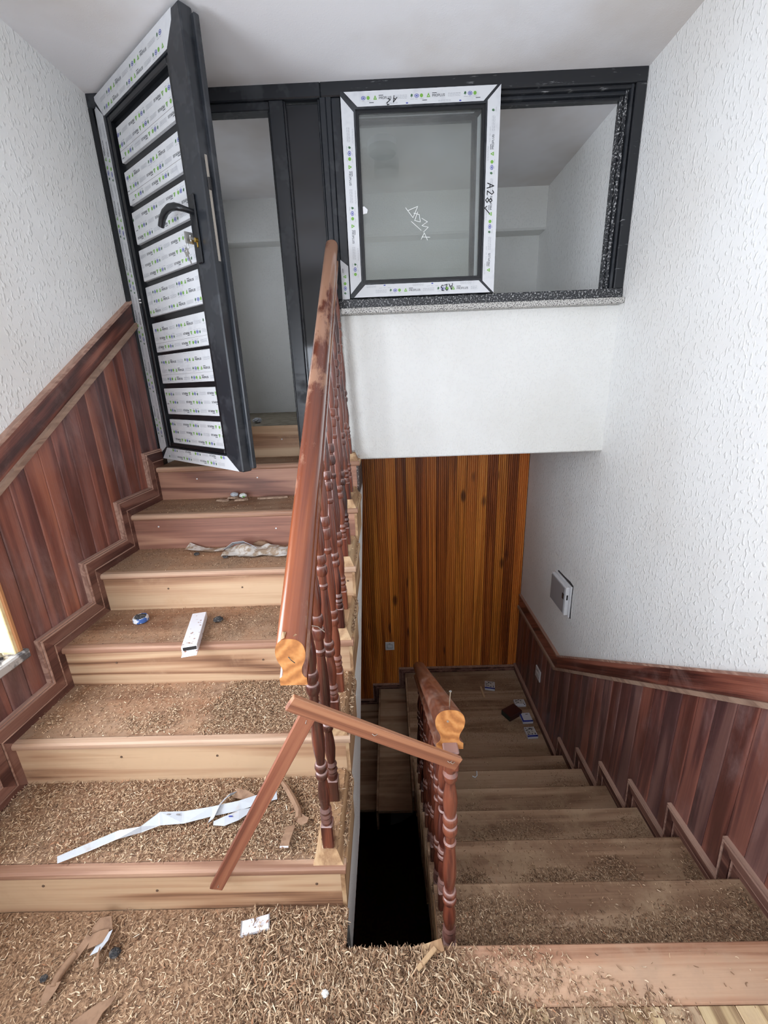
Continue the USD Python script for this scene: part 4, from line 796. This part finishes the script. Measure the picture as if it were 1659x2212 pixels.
part(s, 'sheet', trimesh.Trimesh(np.vstack([V, V - [0, 0, 0.0015]]), np.vstack([F, F[:, ::-1] + len(V)]), process=False), DIRTY_WRAP, smooth=60)
part(s, 'fold', ribbon([(-0.81, 1.405, T4 + 0.012), (-0.77, 1.425, T4 + 0.036), (-0.72, 1.428, T4 + 0.040), (-0.67, 1.408, T4 + 0.026), (-0.64, 1.39, T4 + 0.014)], [(0.004, 0.010, -0.004), (0.0, 0.014, -0.010), (0.0, 0.014, -0.010), (0.0, 0.013, -0.008), (0.0, 0.008, -0.004)], 0.0007), WRAP)
single('bark_chip', hull([(x, 1.446 + 0.012 * q, T4 + z * 0.9 + 0.004) for q in (0, 1) for x, z in ((-0.690, 0.0), (-0.682, 0.022), (-0.655, 0.034), (-0.625, 0.030), (-0.605, 0.012), (-0.600, 0.0))]), CARD, 'flat brown bark piece standing behind the crumpled wrapper', 'bark')
for i, (x, y, r, lab) in enumerate(((-0.935, 1.375, 0.013, 'small black crumb below the white paper strip on the fourth step'), (-0.78, 1.33, 0.012, 'small black crumb at the fourth step nosing'), (-0.745, 1.075, 0.019, 'dark crumbly lump right of the white carton'))):
    single('crumb', lump((x, y, (T4 if y > 1.2 else T3)), r, 20 + i, 0.5), CHAR, lab, 'crumb', group='dark crumbs')
CHIPW = speckled('weathered_chip', lin(178, 150, 128), lin(150, 122, 102), 60.0, 0.4, 0.65, rough=0.85)
T5 = R1 * 5 + 0.001
s = thing('wood_chip', (-0.63, 1.705, T5), 'longest flat wood piece at the right of the fifth step', 'wood chip', 'wood pieces on the fifth step')
part(s, 'splinter', hull([(x, y, T5 + z) for x, y in ((-0.715, 1.700), (-0.695, 1.712), (-0.57, 1.722), (-0.555, 1.712), (-0.575, 1.700), (-0.70, 1.692)) for z in (0.001, 0.010)]), CHIPW)
for i, (x, y, a, l, m, lab) in enumerate(((-0.90, 1.688, -0.25, 0.075, CHIPW, 'leftmost flat wood piece of the debris on the fifth step'), (-0.85, 1.712, 0.15, 0.06, CHIPW, 'middle flat wood piece under the white scrap on the fifth step'), (-0.80, 1.690, 0.2, 0.075, CHIPW, 'right flat wood piece of the debris on the fifth step'))):
    c, q = math.cos(a), math.sin(a)
    single('wood_chip', place(hull([(-l / 2, 0, 0), (-l * 0.3, 0.016, 0), (l * 0.45, 0.014, 0), (l / 2, -0.004, 0), (l * 0.2, -0.016, 0), (-l / 2, -0.010, 0.001), (-l * 0.3, 0.014, 0.009), (l * 0.4, 0.012, 0.010), (l * 0.2, -0.012, 0.010), (-l * 0.4, -0.008, 0.008)]), (x, y, T5 + (0.008 if i == 1 else 0)), (c, q, 0), (-q, c, 0), (0, 0, 1)), m, lab, 'wood chip', group='wood pieces on the fifth step')
single('plastic_scrap', lump((-0.845, 1.722, T5 + 0.012), 0.020, 31, 0.6), WRAP, 'crumpled white scrap on the fifth step debris', 'scrap', smooth=30)
single('plastic_scrap', lump((-0.795, 1.712, T5 + 0.008), 0.019, 32, 0.6), speckled('green_scrap', lin(222, 226, 222), lin(120, 180, 90), 40.0, 0.55, 0.6, rough=0.4), 'white and green scrap right of the fifth step debris', 'scrap', smooth=30)
single('plastic_scrap', lump((-0.815, 2.19, 1.261), 0.026, 33, 0.6), WRAP, 'small white scrap on the loft floor behind the threshold', 'scrap', smooth=30)
# landing: curled paper at lower left
TL = 0.014
s = thing('torn_paper', (-0.9, 0.25, 0.0), 'curled torn brown paper strips with white inside on the landing at left', 'paper')
part(s, 'roll', tube([(-0.912, 0.178, TL + 0.012), (-0.915, 0.200, TL + 0.012), (-0.910, 0.222, TL + 0.012), (-0.900, 0.245, TL + 0.014)], [0.009, 0.010, 0.010, 0.008], 10), CARD, smooth=40)
part(s, 'flap', ribbon([(-0.912, 0.184, TL + 0.018), (-0.913, 0.168, TL + 0.014), (-0.915, 0.152, TL + 0.006)], [(0.016, 0.004, 0.0), (0.014, 0.006, 0.0), (0.007, 0.006, 0.0)], 0.0007), CARD)
part(s, 'strip', ribbon([(-0.902, 0.238, TL + 0.008), (-0.890, 0.262, TL + 0.014), (-0.882, 0.280, TL + 0.020)], [(0.010, -0.004, 0.0)] * 3, 0.0007), CARD)
part(s, 'flap', ribbon([(-0.880, 0.285, TL + 0.010), (-0.862, 0.298, TL + 0.030), (-0.836, 0.308, TL + 0.026)], [(-0.005, 0.010, 0.016), (-0.006, 0.012, 0.012), (-0.006, 0.010, 0.010)], 0.0007), CARD)
part(s, 'flap', ribbon([(-0.876, 0.268, TL + 0.018), (-0.852, 0.274, TL + 0.024), (-0.832, 0.284, TL + 0.020)], [(-0.002, 0.014, 0.004), (-0.004, 0.014, 0.004), (-0.004, 0.010, 0.004)], 0.0007), CARD)
part(s, 'white_lining', ribbon([(-0.838, 0.286, TL + 0.020), (-0.838, 0.266, TL + 0.018), (-0.848, 0.246, TL + 0.012)], [(0.014, 0.006, 0.004), (0.015, 0.004, 0.004), (0.012, 0.004, 0.002)], 0.0007), WRAP)
part(s, 'flap', ribbon([(-0.806, 0.284, TL + 0.034), (-0.812, 0.262, TL + 0.026), (-0.820, 0.238, TL + 0.010)], [(0.004, 0.002, 0.010), (0.008, 0.002, 0.014), (0.003, 0.002, 0.006)], 0.0007), CARD)
part(s, 'flap', ribbon([(-0.836, 0.250, TL + 0.022), (-0.833, 0.232, TL + 0.016), (-0.828, 0.218, TL + 0.006)], [(0.004, 0.001, 0.008), (0.006, 0.002, 0.006), (0.008, 0.002, 0.002)], 0.0007), CARD)
s = thing('card_scrap', (-0.76, 0.12, 0.0), 'pointed flat brown card piece at the bottom edge of the landing', 'card')
part(s, 'card', prism(Polygon([(-0.735, 0.163), (-0.742, 0.145), (-0.752, 0.132), (-0.756, 0.110), (-0.765, 0.080), (-0.86, 0.070), (-0.815, 0.118), (-0.790, 0.138), (-0.772, 0.150)]), 'z', TL + 0.010, TL + 0.0125), CARD)
single('crumb', lump((-0.795, 0.248, TL), 0.014, 41, 0.6), CHAR, 'black crumb right of the torn brown paper on the landing', 'crumb', group='dark crumbs')
single('crumb', lump((-0.955, 0.200, TL), 0.009, 42, 0.6), CHAR, 'black crumb left of the torn brown paper on the landing', 'crumb', group='dark crumbs')
single('plaster_crumb', lump((-0.205, 0.160, TL + 0.004), 0.0085, 43, 0.8), CHALK, 'small white plaster crumb among the landing shavings', 'crumb')
single('wood_offcut', bar((0.030, 0.205, 0.022), (0.082, 0.248, 0.024), 0.012, 0.006)[0], BLOCK_W, 'short pale wood splinter at the landing edge beside the lower newel', 'wood chip')
single('card_offcut', place(cbox(-0.03, 0.03, -0.014, 0.014, 0, 0.004, 0.001), (0.075, 0.252, 0.012), (0.95, 0.2, 0.1), (-0.2, 0.97, 0.0), (-0.1, 0, 1)), BLOCK_W, 'pale flat offcut overhanging the dark gap', 'wood chip')
# lower landing: packets and a block
TLW = LAND + 0.001
PK = plain('packet_white', lin(216, 216, 224), 0.4)
PKM = speckled('packet_picture', lin(206, 202, 196), lin(90, 84, 84), 60.0, 0.48, 0.58, rough=0.4)
def packet(c, ang, label, l, w, blue_side, pic, box_h=0.022):
    marks = [('band', -0.5, 0.5, -0.5, -0.34, BLUE)] if blue_side else []
    if blue_side == 2: marks += [('band', -0.5, -0.36, -0.34, 0.5, BLUE)]
    marks += [('emblem', 0.30, 0.42, -0.47, -0.37, DARK_PLASTIC), ('drawing', 0.05, 0.28, 0.28, 0.36, GREY_INK)]
    if pic: marks += [('picture', -0.44, 0.40, -0.28, 0.44, PKM)]
    loose_box('packet', label, 'packet', c, ang, l, w, box_h, PK, marks, 'packets on the lower landing')
packet((0.860, 2.770, TLW), -0.22, 'white packet with blue band near the pine wall on the lower landing', 0.090, 0.100, 1, True)
packet((1.068, 2.545, TLW), 0.02, 'greyish picture packet against the right skirting, farthest of three', 0.090, 0.070, 0, True)
packet((1.070, 2.372, TLW), 0.03, 'white packet with two blue edges beside the dark red block', 0.086, 0.098, 2, False)
packet((1.060, 2.220, TLW), 0.04, 'picture packet with blue front edge nearest the lower steps', 0.082, 0.100, 1, True)
s = thing('wood_block', (0.965, 2.425, TLW), 'dark red wooden block with blackish green side on the lower landing', 'block')
part(s, 'block', place(cbox(-0.07, 0.07, -0.05, 0.05, 0, 0.05, 0.003), (0.965, 2.425, TLW), (0.86, 0.5, 0), (-0.5, 0.86, 0), (0, 0, 1)), DARKBLOCK)
part(s, 'painted_side', place(box(-0.0712, -0.0695, -0.048, 0.048, 0.004, 0.047), (0.965, 2.425, TLW), (0.86, 0.5, 0), (-0.5, 0.86, 0), (0, 0, 1)), GREENBLACK)
single('wood_offcut', place(cbox(-0.009, 0.009, -0.07, 0.07, 0, 0.010, 0.001), (0.778, 2.70, TLW), (1, 0.03, 0), (-0.03, 1, 0), (0, 0, 1)), BLOCK_W, 'short thin light stick beside the packet on the lower landing', 'stick')
single('hook', tube([(0.455, 1.545, -5 * R2 + 0.004), (0.470, 1.535, -5 * R2 + 0.004), (0.484, 1.548, -5 * R2 + 0.005), (0.488, 1.575, -5 * R2 + 0.008)], 0.004, 8), WHITE_PLASTIC, 'small white plastic hook on the lower flight', 'hook', smooth=40)
s = thing('paper_sheet', (0.0, 2.6, -2.0), 'dim stepped grey board deep in the dark stairwell', 'board')
part(s, 'sheet', place(prism(Polygon([(-0.12, 0.0), (-0.115, 0.10), (-0.055, 0.105), (-0.05, 0.17), (0.10, 0.175), (0.105, 0.09), (-0.03, 0.02)]), 'z', 0.0, 0.006), (0.02, 2.42, -2.5), (1, 0, 0), (0, 0.9, 0.4), (0, -0.4, 0.9)), GREY_PLASTIC)

# ================================================================== SHAVINGS
PAL = np.array([lin(*c) for c in ((238, 216, 186), (222, 196, 164), (200, 170, 138), (176, 144, 114), (152, 120, 94), (124, 94, 72), (88, 66, 52), (182, 132, 100))])
PW = np.array([0.05, 0.13, 0.23, 0.23, 0.18, 0.12, 0.04, 0.02]); PW /= PW.sum()
def chips(n, lo, hi, dens, zf, length=(0.006, 0.017), width=(0.0012, 0.0028), pile=0.006, dark=0.0, yaw=None):
    P = RNG.uniform(lo, hi, (n * 3, 2)); keep = RNG.random(len(P)) < np.clip(dens(P[:, 0], P[:, 1]), 0, 1); P = P[keep][:n]; n = len(P)
    if n == 0: return None
    L, W = RNG.uniform(*length, n) * RNG.choice([0.6, 1.0, 1.3], n), RNG.uniform(*width, n)
    curl = RNG.normal(0, 1.3, n); t = np.linspace(-0.5, 0.5, 4)[None]
    a = curl[:, None] * t; rad = np.where(np.abs(curl) < 0.15, 1e3, 1 / np.maximum(np.abs(curl), 0.15))[:, None] * np.sign(curl)[:, None]
    u = np.where(np.abs(rad) > 100, t, rad * np.sin(a)) * L[:, None]; h = np.where(np.abs(rad) > 100, 0, rad * (1 - np.cos(a))) * L[:, None]
    # strip bends either in its own plane or out of it
    inpl = RNG.random(n) < 0.45
    X = np.zeros((n, 4, 2, 3)); X[..., 0] = u[:, :, None]
    X[..., 1] = np.where(inpl[:, None], h, 0)[:, :, None] + np.array([-0.5, 0.5])[None, None] * (W[:, None] * np.array([0.7, 1, 1, 0.6])[None])[:, :, None]
    X[..., 2] = np.where(inpl[:, None], 0, -h)[:, :, None] + 0.0
    ya = RNG.uniform(0, 2 * np.pi, n) if yaw is None else yaw + RNG.normal(0, 0.8, n)
    ro, pi_ = RNG.normal(0, 0.55, n), RNG.normal(0, 0.28, n)
    def rot(ax, an):
        c, s_ = np.cos(an), np.sin(an); M = np.zeros((n, 3, 3)); i, j = (ax + 1) % 3, (ax + 2) % 3
        M[:, ax, ax] = 1; M[:, i, i] = c; M[:, j, j] = c; M[:, i, j] = -s_; M[:, j, i] = s_; return M
    M = rot(2, ya) @ rot(1, pi_) @ rot(0, ro)
    V = np.einsum('nij,nabj->nabi', M, X).reshape(n, 8, 3)
    V[..., 2] -= V[..., 2].min(1)[:, None]
    V[..., 0] += P[:, 0, None]; V[..., 1] += P[:, 1, None]; V[..., 2] += (zf(P[:, 0], P[:, 1]) + pile * RNG.random(n) ** 1.5 + 0.0006)[:, None]
    b = np.array([[0, 2, 3], [0, 3, 1], [2, 4, 5], [2, 5, 3], [4, 6, 7], [4, 7, 5]])
    F = (b[None] + 8 * np.arange(n)[:, None, None]).reshape(-1, 3)
    w = PW.copy(); w[4:7] *= 1 + dark * 3; w[:2] *= 1 - 0.5 * dark; w /= w.sum()
    C = PAL[RNG.choice(len(PAL), n, p=w)] * RNG.uniform(0.85, 1.12, (n, 1))
    return V.reshape(-1, 3), F, np.repeat(C, 8, 0)
def join(parts):
    V, F, T, n = [], [], [], 0
    for p in parts:
        if p is None: continue
        V.append(p[0]); F.append(p[1] + n); T.append(p[2]); n += len(p[0])
    return np.vstack(V), np.vstack(F), np.vstack(T)
def nz2(x, y, sc, seed): return meshkit.fbm(np.stack([x * sc, y * sc, np.full_like(x, 3.1 * seed)], -1), 3, seed)
def sstep(x, a, b): t = np.clip((x - a) / (b - a), 0, 1); return t * t * (3 - 2 * t)
def shavings(name, label, loc, clusters, bed=None):
    s = thing(name, loc, label, 'sawdust', kind='stuff')
    V, F, T = join(clusters); part(s, 'shavings', (V, F), SHAVING, tint=T, kind='stuff')
    if bed is not None: part(s, 'dust_bed', bed, DUSTBED, smooth=True, kind='stuff')
# landing: a thick bed at left and middle that thins out towards lower right
def land_mask(x, y): return (1 - sstep(x - 1.3 * (0.26 - y), 0.02, 0.20)) * (0.55 + 0.45 * sstep(x, -1.0, -0.4))
def land_h(x, y):
    edge = np.minimum(sstep(Y2 + 0.01 - y + np.where((x < XS), 0.13, 0), 0.0, 0.05), 1)
    return 0.012 * (1 - sstep(x - 1.3 * (0.26 - y), -0.12, 0.12)) * (0.5 + 0.9 * nz2(x, y, 9, 2)) * edge * (0.6 + 0.4 * sstep(x, -1.0, -0.3))
gx, gy = np.meshgrid(np.linspace(-1.34, 0.45, 150), np.linspace(-0.25, Y1 + 0.01, 60), indexing='ij')
gz = land_h(gx.ravel(), gy.ravel()).reshape(gx.shape)
V = np.stack([gx, gy, gz + 0.0004], -1).reshape(-1, 3); ii, jj = np.meshgrid(np.arange(149), np.arange(59), indexing='ij'); q = np.stack([ii * 60 + jj, (ii + 1) * 60 + jj, (ii + 1) * 60 + jj + 1, ii * 60 + jj + 1], -1).reshape(-1, 4)
c = V[q].mean(1); q = q[(V[q][:, :, 2].max(1) > 0.0016) & ~((c[:, 0] > XS + 0.006) & (c[:, 1] > Y2 - 0.003))]
bed = trimesh.Trimesh(V, np.vstack([q[:, [0, 1, 2]], q[:, [0, 2, 3]]]), process=False); bed.remove_unreferenced_vertices()
def no_void(x, y): return ~((x > XS - 0.0) & (y > Y2 - 0.002))
cl = [chips(26000, (-1.34, -0.1), (0.55, Y1), lambda x, y: land_mask(x, y) * no_void(x, y), land_h, pile=0.010),
      chips(13000, (-0.45, -0.05), (0.40, Y1), lambda x, y: land_mask(x, y) * no_void(x, y), land_h, length=(0.010, 0.024), width=(0.0014, 0.0034), pile=0.014, yaw=1.9),
      chips(7500, (0.05, -0.05), (1.15, Y2), lambda x, y: (0.9 * (1 - sstep(x - 2.6 * (0.25 - y) + 0.5 * (nz2(x, y, 7, 3) - 0.5), 0.24, 0.46)) * sstep(nz2(x, y, 12, 4), 0.25, 0.6) + 0.012) * no_void(x, y), lambda x, y: 0 * x, length=(0.005, 0.013), pile=0.003, yaw=2.0)]
shavings('sawdust', 'thick bed of curly wood shavings spread over the landing floor', (-0.4, 0.1, 0), cl, (np.asarray(bed.vertices), np.asarray(bed.faces)))
# upper treads
cl = []
for k, n, ln_ in ((1, 24000, (0.005, 0.013)), (2, 19000, (0.004, 0.011)), (3, 11000, (0.003, 0.008)), (4, 7000, (0.0025, 0.006)), (5, 4500, (0.0025, 0.006)), (6, 900, (0.003, 0.006))):
    y0, y1 = un(k) + 0.028, un(k + 1) + 0.010; z = R1 * k
    def dens(x, y, k=k, y0=y0):
        nn = nz2(x, y, 5.5, 10 + k)
        base = {1: 0.45 + 0.55 * sstep(x, -1.1, -0.5), 2: 0.12 + 0.95 * sstep(nn + 0.55 * (x + 0.75), 0.42, 0.62), 3: 0.15 + 0.6 * sstep(nn + 0.25 * (x + 0.7), 0.45, 0.65), 4: 0.3 + 0.4 * sstep(nn, 0.45, 0.6), 5: 0.5 * sstep(nn, 0.4, 0.6) + 0.1, 6: 0.3}[k]
        return base * (0.25 + 0.75 * sstep(y, y0 - 0.01, y0 + 0.05)) * ~((x > -0.252) & (x < -0.170))
    cl.append(chips(n, (xl(y0) + 0.03, y0), (XS - 0.001, y1), dens, lambda x, y, z=z: z + 0 * x, length=ln_, width=(0.0012, 0.0028) if k < 3 else (0.001, 0.002), pile=0.009 if k == 1 else 0.006 if k == 2 else 0.002, dark=0.0 if k < 3 else 0.6))
    m = 420 if k < 4 else 60
    cl.append(chips(m, (-0.170, y0 + 0.03), (XS + 0.004, y1), lambda x, y: 1 + 0 * x, lambda x, y, z=z: z + 0 * x, length=(0.006, 0.014), pile=0.022))
    cl.append(chips(260 if k < 3 else 40, (-0.238, y0), (-0.180, y1), lambda x, y: 1 + 0 * x, lambda x, y, z=z: z + PZ + 0 * x, length=(0.005, 0.012), pile=0.003))
shavings('sawdust_001', 'wood shavings and sawdust scattered on the treads of the upper flight', (-0.7, 1.0, R1), cl)
# lower treads and landing
cl = []
for k, n in ((1, 22000), (2, 15000), (3, 9500), (4, 6500), (5, 5000), (6, 4000)):
    y0, y1 = ln(k - 1), ln(k) - 0.006; z = -R2 * k
    def dens(x, y, k=k, y0=y0, y1=y1):
        nn = nz2(x, y, 5.0, 30 + k); t = (y1 - y) / (y1 - y0)
        patch = sstep(nn + 0.62 * (t - 0.5) + 0.24 * np.abs(x - 0.62) - 0.03, 0.40, 0.62)
        return 0.05 + 0.95 * patch * sstep(t, 0.03, 0.25)
    cl.append(chips(n, (XV + 0.003, y0), (XR - 0.035, y1), dens, lambda x, y, z=z: z + 0 * x, length=(0.004, 0.011) if k < 3 else (0.003, 0.008), width=(0.001, 0.0024), pile=0.004, dark=0.5, yaw=2.0))
cl.append(chips(5200, (0.12, ln(6)), (XR - 0.04, YP - 0.05), lambda x, y: 0.25 + 0.75 * sstep(nz2(x, y, 4, 44), 0.4, 0.65), lambda x, y: LAND + 0 * x, length=(0.005, 0.012), pile=0.002, dark=0.6))
shavings('sawdust_002', 'wood shavings and dust scattered on the treads of the lower flight', (0.6, 1.0, LAND), cl)
